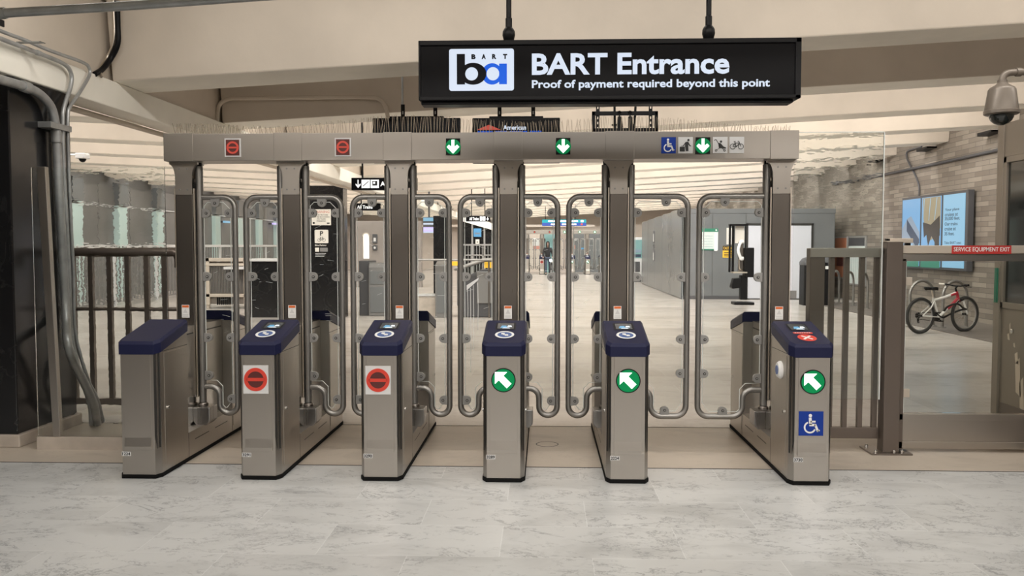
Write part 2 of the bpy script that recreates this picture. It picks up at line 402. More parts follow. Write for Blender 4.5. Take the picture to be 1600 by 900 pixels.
# beams: battered faces, soffit rising from the girder to both sides
def beam(y, left=False):
    mb = MB()
    xs = [GX-.12, XL] if left else [GX, XR]
    R = []
    for x in xs:
        z = beam_z(x); t = z+WEB+.02
        R.append([(x, y-.10, t), (x, y, z), (x, y+SOFFIT, z), (x, y+SOFFIT+.10, t)])
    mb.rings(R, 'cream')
    mb.m[1] = mb.mi('soffit_bounce')
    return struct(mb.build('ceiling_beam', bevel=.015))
for k in range(-6, 17):
    beam(BEAM0+k*PITCH_B-(.51 if k == -1 else 0))
    if k >= -1: beam(BEAM0+k*PITCH_B, True)
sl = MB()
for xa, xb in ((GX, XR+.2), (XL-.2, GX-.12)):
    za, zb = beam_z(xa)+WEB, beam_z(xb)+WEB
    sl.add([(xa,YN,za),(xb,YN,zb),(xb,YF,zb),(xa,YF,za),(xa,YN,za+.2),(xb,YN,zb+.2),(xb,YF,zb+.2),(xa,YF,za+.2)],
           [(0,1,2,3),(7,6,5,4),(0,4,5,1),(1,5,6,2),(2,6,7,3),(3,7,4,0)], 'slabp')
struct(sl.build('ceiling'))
# girder on the left, with the bay end wall standing on it
struct(MB().box(GX-.28, GX+.03, YN, YF, 2.94, GZ, 'soffit_bounce').build('ceiling_girder', bevel=.012))
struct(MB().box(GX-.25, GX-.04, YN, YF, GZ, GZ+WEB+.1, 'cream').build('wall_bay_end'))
# black granite columns under the girder
def granite_column(x0, x1, y0, y1, n):
    c = MB().box(x0, x1, y0, y1, .10, 2.94, 'granite').build('column', bevel=.01); struct(c)
    struct(MB().box(x0-.03, x1+.03, y0-.03, y1+.03, 0, .10, 'plinth').build('baseboard_%d' % n, bevel=.008))
granite_column(-6.4, -4.2, 6.68, 7.56, 1)
struct(MB().box(-5.0, -4.87, 6.665, 6.68, .1, 2.94, 'black').box(-4.62, -4.5, 6.665, 6.68, .1, 2.94, 'black').build('trim_4'))
# ------------------------------------------------------------------ pictograms (drawn in the x-z plane, unit square centred on 0)
def pic_access(mb, cx, cz, s, y0, y1, m):
    def P(x, z): return (cx+x*s, cz+z*s)
    mb.disc(*P(-.04, .36), .075*s, y0, y1, m, 20)
    mb.bar2(*P(-.05, .27), *P(-.02, -.06), .125*s, y0, y1, m)
    mb.bar2(*P(-.03, .09), *P(.19, .09), .075*s, y0, y1, m)
    mb.bar2(*P(-.08, -.06), *P(.19, -.06), .11*s, y0, y1, m)
    mb.bar2(*P(.17, -.03), *P(.31, -.36), .10*s, y0, y1, m)
    mb.bar2(*P(.27, -.33), *P(.38, -.30), .06*s, y0, y1, m)
    mb.ring(*P(-.05, -.17), .20*s, .27*s, y0, y1, m, math.radians(112), math.radians(338), 26)
def pic_luggage(mb, cx, cz, s, y0, y1, m):
    def P(x, z): return (cx+x*s, cz+z*s)
    mb.disc(*P(.18, .33), .075*s, y0, y1, m, 20)
    mb.plate([P(-.02,.20), P(.16,.23), P(.30,-.02), P(.36,-.02), P(.36,-.07), P(.27,-.07), P(.17,.05), P(.19,-.38), P(.02,-.38), P(-.04,-.05)], y0, y1, m)
    mb.bar2(*P(0, .16), *P(-.16, -.06), .055*s, y0, y1, m)
    mb.plate([P(-.38,-.10), P(-.05,-.10), P(-.05,-.40), P(-.38,-.40)], y0, y1, m)
    mb.bar2(*P(-.28, -.05), *P(-.12, -.05), .03*s, y0, y1, m)
def pic_stroller(mb, cx, cz, s, y0, y1, m):
    def P(x, z): return (cx+x*s, cz+z*s)
    mb.ring(*P(-.30, .28), .05*s, .09*s, y0, y1, m, 0, PI, 12)
    mb.bar2(*P(-.22, .28), *P(.02, -.14), .035*s, y0, y1, m)
    mb.disc(*P(.05, .22), .075*s, y0, y1, m, 18)
    mb.plate([P(-.12,.14), P(.02,.12), P(.22,-.10), P(.38,-.16), P(.36,-.24), P(-.08,-.20)], y0, y1, m)
    mb.bar2(*P(.0, -.18), *P(-.24, -.32), .03*s, y0, y1, m); mb.bar2(*P(.1, -.18), *P(.26, -.32), .03*s, y0, y1, m)
    for x in (-.26, .28): mb.ring(*P(x, -.35), .035*s, .075*s, y0, y1, m, n=18)
def pic_bike(mb, cx, cz, s, y0, y1, m):
    def P(x, z): return (cx+x*s, cz+z*s)
    for x in (-.26, .26): mb.ring(*P(x, -.10), .15*s, .185*s, y0, y1, m, n=26)
    for a, b in (((-.26,-.10),(-.12,.12)), ((-.12,.12),(.16,.12)), ((-.26,-.10),(-.02,-.12)), ((-.02,-.12),(.16,.12)), ((-.02,-.12),(-.14,.2)), ((.26,-.10),(.13,.22)), ((.05,.24),(.16,.22)), ((-.2,.22),(-.08,.22))):
        mb.bar2(*P(*a), *P(*b), .04*s, y0, y1, m)
def pic_no_entry(mb, cx, cz, r, y0, y1, m):
    mb.ring(cx, cz, r*.70, r, y0, y1, m, n=48); mb.plate([(cx-r*.8, cz-r*.14), (cx+r*.8, cz-r*.14), (cx+r*.8, cz+r*.14), (cx-r*.8, cz+r*.14)], y0, y1, m)
def pic_arrow_nw(mb, cx, cz, r, y0, y1, m):
    q = [(-.62,.62),(.30,.62),(.02,.34),(.62,-.26),(.28,-.60),(-.32,0),(-.62,-.28)]
    mb.plate([(cx+x*r*1.36, cz+z*r*1.36) for x, z in q], y0, y1, m)
def pic_arrow_down(mb, cx, cz, s, y0, y1, m):
    q = [(-.09,.44),(.09,.44),(.09,-.02),(.26,.12),(.40,-.02),(0,-.44),(-.40,-.02),(-.26,.12),(-.09,-.02)]
    mb.plate([(cx+x*s, cz+z*s) for x, z in q], y0, y1, m)
def rrect(x0, x1, z0, z1, r, n=5):
    return arc(x1-r, z1-r, r, 0, 90, n)+arc(x0+r, z1-r, r, 90, 180, n)+arc(x0+r, z0+r, r, 180, 270, n)+arc(x1-r, z0+r, r, 270, 360, n)

# ------------------------------------------------------------------ the six fare gate cabinets
GATE_X = [-2.794, -1.954, -1.114, -.274, .566, 1.791]
GY, GL = 5.793, 1.905                   # front of the cabinets, their length
PY = .892                               # post centre behind the front
HA, HB = .126, .141
def foot(e=0.0, y0=0.0, y1=GL, ch=(True, True)):
    a, b = HA+e, HB+e; p = []
    p += [(-b, y0-e+.055), (-a+.012, y0-e), (a-.012, y0-e), (b, y0-e+.055)] if ch[0] else [(-b, y0), (b, y0)]
    p += [(b, y1+e-.055), (a-.012, y1+e), (-a+.012, y1+e), (-b, y1+e-.055)] if ch[1] else [(b, y1), (-b, y1)]
    return p
def ztop(y): return .865+.225*max(0, y)
def make_gate(i, number, sign, label):
    g = thing('fare_gate', (GATE_X[i], GY, 0), label, 'fare gate', 'row of fare gate cabinets')
    MB().extr(foot(.006), 2, 0, .028, 'rubber').build('foot', g, bevel=.004)
    pl = MB().extr(foot(), 2, .026, .21, 'steel')
    for s in (-1, 1):
        for ya in (.62, 1.02): pl.box(s*HB-.001, s*HB+.001, ya, ya+.27, .135, .142, 'groove')
        pl.box(s*HB-.001, s*HB+.0012, .5, .504, .03, .21, 'groove'); pl.box(s*HB-.001, s*HB+.0012, 1.4, 1.404, .03, .21, 'groove')
    pl.build('plinth', g, bevel=.003)
    for rear in (False, True):
        fp = foot(0, 0, .5, (True, False))
        def Y(y): return GL-y if rear else y
        r0 = [(x, Y(y), .21) for x, y in fp]; r1 = [(x, Y(y), ztop(y)) for x, y in fp]
        h = MB().rings([r0, r1], 'steel')
        # raised centre panel flaring out to the foot; dark recess on each chamfer
        yy = [(.20, -.012), (.225, -.012), (.285, -.004), (.862, -.004)]
        h.rings([[(-.094, Y(y), z), (.094, Y(y), z), (.094, Y(.01), z), (-.094, Y(.01), z)] for z, y in yy], 'steel')
        for s in (-1, 1):
            a, b = Vector((s*(HA-.012), 0)), Vector((s*HB, .055)); nrm = Vector((s*.9, -.44)).normalized()*.002
            def Q(t, z):
                p = a.lerp(b, t)+nrm; return (p.x, Y(p.y), z)
            h.add([Q(.0, .86), Q(.36, .868), Q(.36, .20), Q(.0, .30)], [(0, 1, 2, 3)], 'groove')
            h.add([Q(.60, .868), Q(.84, .87), Q(.84, .21), Q(.60, .21)], [(0, 1, 2, 3)], 'groove')
            h.box(s*HB-.001, s*HB+.0012, min(Y(.07), Y(.5)), max(Y(.07), Y(.5)), .872, .877, 'groove')
        h.build('rear_housing' if rear else 'front_housing', g, bevel=.002)
        for s in (-1, 1):
            d = MB().box(s*(HB+.001)-.002, s*(HB+.001)+.002, min(Y(.105), Y(.488)), max(Y(.105), Y(.488)), .075, .862, 'steel').build('door', g, bevel=.0015)
            lk = MB().lathe([(.012, 0), (.012, .008), (.006, .012)], (0, 0, 0), 'chrome', 14, 'x')
            if s < 0: lk.xf(Matrix.Scale(-1, 4, (1, 0, 0)))
            lk.build('lock', d, 40, loc=(s*(HB+.003), Y(.15), .47))
        # navy console: skirt, bevelled edge, sloping top
        fp = foot(.008, 0, .5, (True, False)); fi = [(x*.93, y+(.016 if y < .1 else 0)) for x, y in foot(.004, 0, .5, (True, False))]
        c = MB().rings([[(x, Y(y), ztop(y)-.004) for x, y in fp], [(x, Y(y), ztop(y)+.066) for x, y in fp], [(x, Y(y), ztop(y)+.084) for x, y in fi]], 'navy')
        con = c.build('console', g, bevel=.003)
        def top(x, y, e=.0): return (x, Y(y), ztop(y)+.084+e)
        if rear or sign is None: continue
        # screen set into the slope, glowing pictogram on it
        sc = MB()
        sc.add([top(-.072, .285, .002), top(.072, .285, .002), top(.072, .435, .002), top(-.072, .435, .002)], [(0, 1, 2, 3)], 'black')
        sc.add([top(-.058, .30, .003), top(.058, .30, .003), top(.058, .42, .003), top(-.058, .42, .003)], [(0, 1, 2, 3)], 'scr_dark')
        for (x, y, w, h_) in ((-.012, .34, .026, .05), (.028, .352, .018, .03), (.005, .315, .03, .016)):
            sc.add([top(x-w, y-h_/2, .004), top(x+w, y-h_/2, .004), top(x+w*.6, y+h_/2, .004), top(x-w*.6, y+h_/2, .004)], [(0, 1, 2, 3)], 'scr_blue' if w > .02 and h_ > .02 else 'scr_white')
        sc.build('screen', con)
        if sign != 'access':
            t = MB(); n = 36
            for r0, r1, m, e in ((.0, .058, 'padblue', .002), (.050, .067, 'white', .0035)):
                A = [top(r0*math.cos(2*PI*k/n), .17+r0*1.12*math.sin(2*PI*k/n), e) for k in range(n)]; B = [top(r1*math.cos(2*PI*k/n), .17+r1*1.12*math.sin(2*PI*k/n), e) for k in range(n)]
                t.rings([A, B], m, False, False)
            for x, y, w, h_ in ((-.012, .19, .012, .016), (.006, .17, .018, .008), (.014, .155, .012, .01)):
                t.add([top(x-w, y-h_, .004), top(x+w, y-h_, .004), top(x+w, y+h_, .004), top(x-w, y+h_, .004)], [(0, 1, 2, 3)], 'white')
            tag(t.build('card_reader', con), 'white ring card target')
        else:
            t = MB(); n = 36
            t.add([top(.062*math.cos(2*PI*k/n), .135+.07*math.sin(2*PI*k/n), .002) for k in range(n)], [tuple(range(n))], 'red')
            for s in (-1, 1):
                d = Vector((.7, .8*s)); q = Vector((-.7*s, .8)).normalized()*.008; d = d.normalized()*.045
                t.add([top(d.x+q.x, .135+d.y+q.y, .003), top(d.x-q.x, .135+d.y-q.y, .003), top(-d.x-q.x, .135-d.y-q.y, .003), top(-d.x+q.x, .135-d.y+q.y, .003)], [(0, 1, 2, 3)], 'white')
            tag(t.build('no_tap_sticker', con), 'red disc sticker with white cross')
            t = MB(); t.add([top(x, y, .002) for x, y in rrect(-.068, .068, .218, .25, .015)], [tuple(range(24))], 'red')
            for k in range(7): t.add([top(-.055+k*.016, .23, .003), top(-.045+k*.016, .23, .003), top(-.045+k*.016, .24, .003), top(-.055+k*.016, .24, .003)], [(0, 1, 2, 3)], 'white')
            t.build('notice_strip', con)
    # narrow middle section with recess under it
    md = MB().box(-.055, .055, .5, 1.4, .21, .46, 'chrome').box(-.066, .066, .5, 1.4, .44, .985, 'steel')
    for s in (-1, 1): md.box(s*.066-.001, s*.066+.001, .52, .80, .925, .935, 'groove').box(s*.066-.001, s*.066+.001, 1.0, 1.38, .925, .935, 'groove')
    m_ = md.build('middle_panel', g, bevel=.003)
    for s in (-1, 1):
        MB().lathe([(.016, 0), (.016, .006), (.008, .008)], (0, 0, 0), 'chrome', 14, 'x').build('lock', m_, 40, loc=(s*.067, .6, .87)) if s > 0 else None
        if s > 0: MB().box(.066, .071, .62, .66, .78, .825, 'chrome').box(.0711, .0715, .632, .648, .79, .81, 'groove').build('latch', m_)
    # post, its dark side tracks and flared head
    po = MB().box(-.066, .066, PY-.06, PY+.06, .42, 2.13, 'steel_dark')
    po.build('post', g, bevel=.004)
    tk = MB()
    for s in (-1, 1): tk.box(s*.066 if s > 0 else -.068, .068 if s > 0 else -.066, PY-.035, PY+.035, .42, 2.10, 'groove').box(s*.0745-.004, s*.0745+.004, PY-.055, PY-.036, .42, 2.05, 'steel_pale')
    tk.build('side_track', g)
    fl_ = [(-.066, 2.0), (.066, 2.0), (.066, 2.13)]+[(.066+.044*(1-math.cos(t)), 2.13+.105*math.sin(t)*1.0) for t in [PI/2*k/6 for k in range(1, 7)]]+[(.11, 2.2525), (-.11, 2.2525)]+[(-.066-.044*(1-math.cos(t)), 2.13+.105*math.sin(t)) for t in [PI/2*k/6 for k in range(6, 0, -1)]]+[(-.066, 2.13)]
    br = MB().plate(fl_, PY-.068, PY-.036, 'steel').plate(fl_, PY+.036, PY+.068, 'steel')
    for x in (-.03, .03):
        for z in (2.04, 2.20): br.disc(x, z, .007, PY-.071, PY-.067, 'clampm', 10)
    br.build('post_bracket', g)
    st = MB().plate([(-.034, 1.045), (.026, 1.045), (.026, 1.145), (-.034, 1.145)], PY-.063, PY-.0605, 'white').plate([(-.030, 1.125), (.022, 1.125), (.022, 1.142), (-.030, 1.142)], PY-.0645, PY-.063, 'orange')
    st.plate([(-.004, 1.118), (-.022, 1.084), (.014, 1.084)], PY-.0645, PY-.063, 'palegrey')
    for z in (1.068, 1.06, 1.052): st.box(-.028, .02, PY-.0645, PY-.063, z, z+.004, 'palegrey')
    tag(st.build('warning_sticker', g), 'white sticker with orange heading')
    # motor boxes that carry the paddles
    for s in ((1,) if i == 0 else (-1,) if i == 5 else (-1, 1)):
        x = s*.12
        prof = [(x-.068, .235), (x-.04, .205), (x+.04, .205), (x+.068, .235), (x+.068, .345), (x-.068, .345)]
        MB().extr(prof, 1, PY-.10, PY+.06, 'steel_motor').lathe([(.040, 0), (.040, .02), (.03, .03)], (s*.098, PY, .343), 'steel_dark', 18).build('motor_box', g, bevel=.006)
    # number plate
    n_ = MB().plate([(-.118, .158), (-.055, .158), (-.055, .187), (-.118, .187)], -.0025, .002, 'palegrey').text(number, -.114, -.059, .162, .183, -.0025, 'ink', .03, .0008)
    tag(n_.build('number_plate', g), 'small pale plate reading '+number)
    if sign == 'stop':
        p = MB().plate([(-.098, .598), (.074, .598), (.074, .792), (-.098, .792)], -.012, -.003, 'palegrey').disc(-.012, .695, .060, -.0126, -.011, 'maroon')
        pic_no_entry(p, -.012, .695, .080, -.0146, -.012, 'red'); tag(p.build('stop_sign', g, bevel=0), 'white plate with red no-entry ring')
    if sign in ('go', 'access'):
        zc = .70
        p = MB().disc(0.0, zc, .077, -.010, -.003, 'ledgreen').ring(0.0, zc, .076, .082, -.012, -.003, 'black', n=48)
        pic_arrow_nw(p, -.002, zc, .066, -.0125, -.0095, 'ledwhite'); tag(p.build('arrow_light', g), 'lit green disc with white arrow')
    if sign == 'access':
        p = MB().plate([(-.088, .338), (.074, .338), (.074, .502), (-.088, .502)], -.008, -.003, 'blue'); pic_access(p, -.007, .42, .15, -.0095, -.0075, 'white')
        tag(p.build('wheelchair_sign', g), 'blue plate with white wheelchair symbol')
        r = MB().lathe([(.062, 0), (.062, .012), (.05, .028), (.02, .03)], (0, 0, 0), 'white', 30, 'x').lathe([(.032, .0295), (.032, .033)], (0, 0, 0), 'padblue', 24, 'x').xf(Matrix.Scale(-1, 4, (1, 0, 0)))
        tag(r.build('side_reader', g, 30, loc=(-HB-.002, .24, .745)), 'white round card reader with blue centre')
    return g
M['steel_motor'] = steel('motor_box_steel', (.34, .33, .32), .28); M['scr_dark'] = mat('console_screen', (.05, .055, .06), .15, emit=.03, ecol=(.5, .55, .6)); M['scr_blue'] = mat('console_screen_blue', (.1, .3, .5), .3, emit=.22, ecol=(.18, .5, .8)); M['scr_white'] = mat('console_screen_white', (.8, .9, 1), .3, emit=.35, ecol=(.8, .92, 1))
M['padblue'] = mat('reader_blue', (.06, .12, .32), .35)
make_gate(0, '1224', None, 'fare gate cabinet with plain navy top and no sign, its plate reading 1224')
make_gate(1, '3291', 'stop', 'fare gate cabinet with red no-entry plate, its small plate reading 3291')
make_gate(2, '3290', 'stop', 'fare gate cabinet with red no-entry plate, its small plate reading 3290')
make_gate(3, '3289', 'go', 'fare gate cabinet with green arrow disc, its small plate reading 3289')
make_gate(4, '2224', 'go', 'fare gate cabinet with green arrow disc, its small plate reading 2224')
make_gate(5, '3730', 'access', 'fare gate cabinet with blue wheelchair plate below its green arrow disc')

# ------------------------------------------------------------------ swing paddles
def make_paddle(s, L, label, drips=False):
    """hinge on the local origin; the frame reaches L towards s"""
    g = thing('gate_paddle', (0, 0, 0), label, 'gate paddle', 'swinging clear paddles of the fare gates')
    def X(p): return (s*p[0], 0, p[1])
    wide = L > .34
    MB().tube([X((0, z)) for z in (.375, .8, 1.3, 2.0, 2.225)], .029, 'steel_tube', 16).build('hinge_tube', g, 40)
    MB().lathe([(.018, 0), (.018, .03), (.012, .03)], (0, 0, 2.222), 'black', 12).build('top_pivot', g, 40)
    xi = .137 if not wide else .16
    path = [(.02, 1.985), (L-.085, 1.985)]+arc(L-.085, 1.90, .085, 90, 0)+[(L, 1.0)]
    if not wide:
        r = (L-xi)/2; path += arc(L-r, .285+r, r, 0, -180, 14)
    else:
        path += arc(L-.085, .37, .085, 0, -90)+arc(xi+.085, .37, .085, 270, 180)
    path += [(xi, .42)]+arc(xi-.075, .42, .075, 0, 90)[1:]+[(.02, .495)]
    MB().tube([X(p) for p in path], .0225, 'steel_tube', 12).build('frame_tube', g, 40)
    q = .034
    z0 = .33 if not wide else .325
    pl = [(q+.03, 1.945), (L-q-.055, 1.945), (L-q, 1.89), (L-q, z0+.07), (L-q-.05, z0), (xi+q+.01, z0), (xi+q-.01, z0+.02), (xi+q-.01, .50), (xi-.02, .545), (q, .545), (q, 1.915)]
    MB().plate([(s*x, z) for x, z in pl], -.006, .006, 'acrylic', 'edge').tube([(s*x, -.004, z) for x, z in pl], .0032, 'edge', 6, True).build('clear_panel', g)  # whitish sides and rim stand in for light caught by polished edges
    def clamp(x, z, dx, dz):
        d = Vector((dx, dz)); t = Vector((-dz, dx)); c = Vector((x, z))
        pts = [c-t*.036, c+t*.036]+[c+d*.030+(t*math.cos(a)+d*math.sin(a))*.034 for a in [PI*k/10 for k in range(11)]]
        b = MB().plate([(s*p.x, p.y) for p in pts], -.016, .016, 'clampm')
        w = c+d*.034; b.disc(s*w.x, w.y, .011, -.022, -.015, 'groove', 14).disc(s*w.x, w.y, .0065, -.024, -.021, 'clampm', 6)
        b.build('clamp', g, bevel=.003)
    clamp((L*.45) if not wide else L*.62, 1.972, 0, -1)
    for z in (1.86, 1.365, .885, .585): clamp(.022, z, 1, 0)
    for z in (1.86, 1.365, .885) + ((.40,) if not wide else (.62,)): clamp(L-.016, z, -1, 0)
    if wide: clamp(L*.62, .30, 0, 1)
    if drips:
        d = MB()
        for x, za, zb in ((.075, .93, 1.25), (.105, .9, 1.21), (.14, .72, 1.22), (.165, .95, 1.20)):
            d.tube([(s*x, -.0065, za), (s*(x+.003), -.0065, (za+zb)/2), (s*x, -.0065, zb)], .0022, 'white', 5)
        d.bar2(s*.06, 1.23, s*.17, 1.30, .022, -.0075, -.006, 'white'); tag(d.build('paint_drips', g), 'white paint drips')
    return g
HX, PW = .098, GY+PY
pair = ['first aisle from the left', 'second aisle from the left', 'third aisle from the left', 'fourth aisle from the left']
pl_, pr_ = None, None
for i in range(4):
    ll = 'narrow clear paddle hinged on the left side of the '+pair[i]; lr = 'narrow clear paddle hinged on the right side of the '+pair[i]
    if i == 0: a = pl_ = make_paddle(1, .278, ll); b = pr_ = make_paddle(-1, .278, lr)
    else: a = copy_tree(pl_); b = copy_tree(pr_); a['label'] = ll; b['label'] = lr
    a.location = (GATE_X[i]+HX, PW, 0); b.location = (GATE_X[i+1]-HX, PW, 0)
    if i == 2: b['label'] = 'narrow clear paddle streaked with white paint drips, third aisle from the left'
    if i == 2:
        d = MB()
        for x, za, zb in ((.055, .95, 1.28), (.078, .62, 1.28), (.10, .8, 1.30), (.135, .95, 1.32)):
            d.tube([(-.278+x, -.0065, za), (-.278+x+.003, -.0065, (za+zb)/2), (-.278+x, -.0065, zb)], .0022, 'white', 5)
        d.plate([(-.23, 1.26), (-.14, 1.34), (-.135, 1.36), (-.15, 1.35), (-.23, 1.30)], -.0075, -.006, 'white'); tag(d.build('paint_drips', b), 'white paint drips')
def scratches(pad, s, L, seed):
    rr = random.Random(seed); d = MB()
    for _ in range(9):
        x, z = rr.uniform(.05, L-.06), rr.uniform(.9, 1.75); l_, a_ = rr.uniform(.012, .06), rr.uniform(-.6, .5)
        d.tube([(s*x, -.0066, z), (s*(x+l_*.5), -.0066, z+a_*l_*.4), (s*(x+l_), -.0066, z+a_*l_)], .0011, 'edge', 4)
    tag(d.build('scratches', pad), 'fine pale scratches')
for pad in [o for o in bpy.data.objects if o.name.startswith('gate_paddle')]:
    r_ = pad.location.x > -2.3 and 'right' in pad['label']
    scratches(pad, -1 if 'right side' in pad['label'] or 'drips' in pad['label'] else 1, .278, int(abs(pad.location.x)*1000))
a = make_paddle(1, .435, 'wide clear paddle hinged on the left side of the rightmost aisle'); a.location = (GATE_X[4]+HX, PW, 0)
b = make_paddle(-1, .505, 'wide clear paddle hinged on the right side of the rightmost aisle'); b.location = (GATE_X[5]-HX, PW, 0)

# ------------------------------------------------------------------ overhead header with its displays
HF, HBK, HZ0, HZ1 = GY+.757, GY+1.027, 2.256, 2.462
hx0, hx1 = GATE_X[0]-.12, GATE_X[5]+.105
hd = thing('gate_header', ((hx0+hx1)/2, HF, HZ0), 'long brushed steel header spanning all six fare gate posts', 'gate header')
ox = -(hx0+hx1)/2
M['steel_h'] = steel('brushed_steel_header', (.42, .39, .355), .36, 0)
mb = MB().box(hx0+ox, hx1+ox, 0, HBK-HF, 0, HZ1-HZ0, 'steel_h')
mb.build('casing', hd, bevel=.004)
for k, x in enumerate(GATE_X):
    w = .108
    MB().box(x-w+ox-(.012 if k == 0 else 0), x+w+ox-(.004 if k == 5 else 0), -.005, HBK-HF+.004, -.003, HZ1-HZ0+.004, 'steel_h').build('joint_cover', hd, bevel=.003)
def hpx(u): return at(u, 230, HF).x+ox
zc = .098
for u in (364, 536):
    x = hpx(u); s = .056
    p = MB().plate([(x-s-.006, zc-s-.014), (x+s+.006, zc-s-.014), (x+s+.006, zc+s+.014), (x-s-.006, zc+s+.014)], -.008, .0, 'palegrey').plate([(x-s+.004, zc-s-.004), (x+s-.004, zc-s-.004), (x+s-.004, zc+s+.004), (x-s+.004, zc+s+.004)], -.009, -.007, 'maroon')
    pic_no_entry(p, x, zc, .047, -.0105, -.0085, 'ledred'); tag(p.build('no_entry_display', hd), 'white framed display with red no-entry ring')
for u in (708, 880, 1098):
    x = hpx(u); s = .054
    p = MB().plate([(x-s, zc-s-.008), (x+s, zc-s-.008), (x+s, zc+s+.008), (x-s, zc+s+.008)], -.008, .0, 'black').disc(x, zc-.002, .058, -.009, -.0075, 'ledgreen')
    pic_arrow_down(p, x, zc, .118, -.011, -.0085, 'ledwhite'); tag(p.build('arrow_display', hd), 'green display with white down arrow')
for u, fn, bg, fg, nm in ((1044.5, pic_access, 'blue', 'white', 'wheelchair_plate'), (1071, pic_luggage, 'palegrey', 'ink', 'luggage_plate'), (1125, pic_stroller, 'palegrey', 'ink', 'stroller_plate'), (1151, pic_bike, 'palegrey', 'ink', 'bicycle_plate')):
    x = hpx(u); s = .054; z2 = zc+.004
    p = MB().plate([(x-s, z2-s-.006), (x+s, z2-s-.006), (x+s, z2+s+.006), (x-s, z2+s+.006)], -.005, .0, bg); fn(p, x, z2, .115, -.0065, -.0045, fg); p.build(nm, hd)
# wire bird spikes on top of the header, one strip per span
edges = [hx0+.02]+[x for x in GATE_X[1:5]]+[hx1-.02]
spl = ['over the leftmost aisle', 'over the second aisle from the left', 'over the third aisle from the left', 'over the fourth aisle from the left', 'over the rightmost wide aisle']
for k in range(5):
    xa, xb = edges[k]+.005, edges[k+1]-.005
    t = thing('bird_spike_strip', ((xa+xb)/2, (HF+HBK)/2, HZ1+.004), 'strip of thin wire bird spikes on the header '+spl[k], 'bird spikes', 'bird spikes along the gate header')
    L = xb-xa
    MB().box(-L/2, L/2, -.012, .012, 0, .006, 'wire').build('strip_base', t)
    w = MB(); n = int(L/.022)
    for j in range(n):
        x = -L/2+(j+.5)*L/n; gx = xa+L/2+x
        hgt = .095+.05*math.sin(gx*2.3+.6)*math.sin(gx*1.1)+random.uniform(-.008, .008)
        for dy, tilt in ((-.03, random.uniform(-.016, .016)), (.03, random.uniform(-.016, .016))):
            w.tube([(x, 0, .004), (x+tilt*.5, dy*.5, hgt*.55), (x+tilt, dy, hgt)], .0016, 'wire', 4)
    w.build('spikes', t)
# ------------------------------------------------------------------ hanging entrance sign
SY = 5.38
p0, p1 = at(653.5, 63.5, SY), at(1251.5, 153, SY)
sx0, sx1, sz0, sz1 = p0.x, p1.x, p1.z, p0.z
sg = thing('hanging_sign', ((sx0+sx1)/2, SY, sz0), 'long black lit sign reading BART Entrance, hung above the gates on two rods', 'sign')
cx_ = (sx0+sx1)/2; W2 = (sx1-sx0)/2; SH = sz1-sz0
cs = MB().box(-W2, W2, .03, .17, 0, SH, 'black').box(-W2+.01, W2-.035, .04, .16, -.022, 0, 'black')
cs.build('case', sg, bevel=.006)
fr = MB()
for a, b, c, d in ((-W2, W2, SH-.03, SH), (-W2, W2, 0, .022), (-W2, -W2+.012, 0, SH), (W2-.035, W2, 0, SH)): fr.box(a, b, 0, .035, c, d, 'black')
fr.build('frame', sg, bevel=.004)
face = MB().box(-W2+.005, W2-.02, .012, .03, .01, SH-.01, 'signblack').build('face', sg)
def sp(u, v): q = at(u, v, SY+.01); return q.x-cx_, q.z-sz0
def srect(u0, v0, u1, v1): a = sp(u0, v1); b = sp(u1, v0); return a[0], b[0], a[1], b[1]
x0, x1, z0, z1 = srect(702, 76, 803, 142)
lg = MB().plate(rrect(x0, x1, z0, z1, .014), .006, .012, 'signwhite').build('logo_panel', face)
L = MB()
def px(u): return sp(u, 110)[0]
def pz(v): return sp(750, v)[1]
# the lower-case b and a built from stems and bowls
def bowl(c0, c1, top_, bot, h0, h1, ht, hb, m, ya, yb):
    n = 40; ox_, oz_ = (px(c0)+px(c1))/2, (pz(top_)+pz(bot))/2; rx, rz = (px(c1)-px(c0))/2, (pz(top_)-pz(bot))/2
    ix, iz = (px(h0)+px(h1))/2, (pz(ht)+pz(hb))/2; qx, qz = (px(h1)-px(h0))/2, (pz(ht)-pz(hb))/2
    R = []
    for k in range(n+1):
        a = 2*PI*k/n; c_, s_ = math.cos(a), math.sin(a)
        R.append([(ix+qx*c_, ya, iz+qz*s_), (ox_+rx*c_, ya, oz_+rz*s_), (ox_+rx*c_, yb, oz_+rz*s_), (ix+qx*c_, yb, iz+qz*s_)])
    L.rings(R, m, False, False)
bowl(753, 785, 99.2, 132.5, 760.3, 780.2, 105.2, 126, 'signblue', .0045, .0065)
L.plate([(px(780.0), pz(100)), (px(792), pz(100)), (px(792), pz(132)), (px(780.0), pz(132))], .0040, .0065, 'signblue')
bowl(718.5, 760, 98.3, 132.5, 727, 747, 105.2, 126, 'signdark', .003, .0065)
L.plate([(px(714), pz(84.5)), (px(726.6), pz(84.5)), (px(726.6), pz(132)), (px(714), pz(132))], .0025, .0065, 'signdark')
L.text('BART', px(736.5), px(793), pz(92.6), pz(85), .0065, 'signdark', .03, .002) if False else None
for ch, u in (('B', 736.7), ('A', 752.6), ('R', 769), ('T', 786)): L.text(ch, px(u), px(u+6.6), pz(92.6), pz(85), .0065, 'signdark', .055, .003)
L.build('logo_letters', lg)
t = MB(); x0, x1, z0, z1 = srect(831, 81, 1140, 117.5); t.text('BART Entrance', x0, x1, z0, z1, .012, 'signwhite', .028, .004); t.build('title_lettering', face)
t = MB(); x0, x1, z0, z1 = srect(831, 122.5, 1203, 141.5); t.text('Proof of payment required beyond this point', x0, x1, z0, z1, .012, 'signwhite', .022, .004); t.build('line_lettering', face)
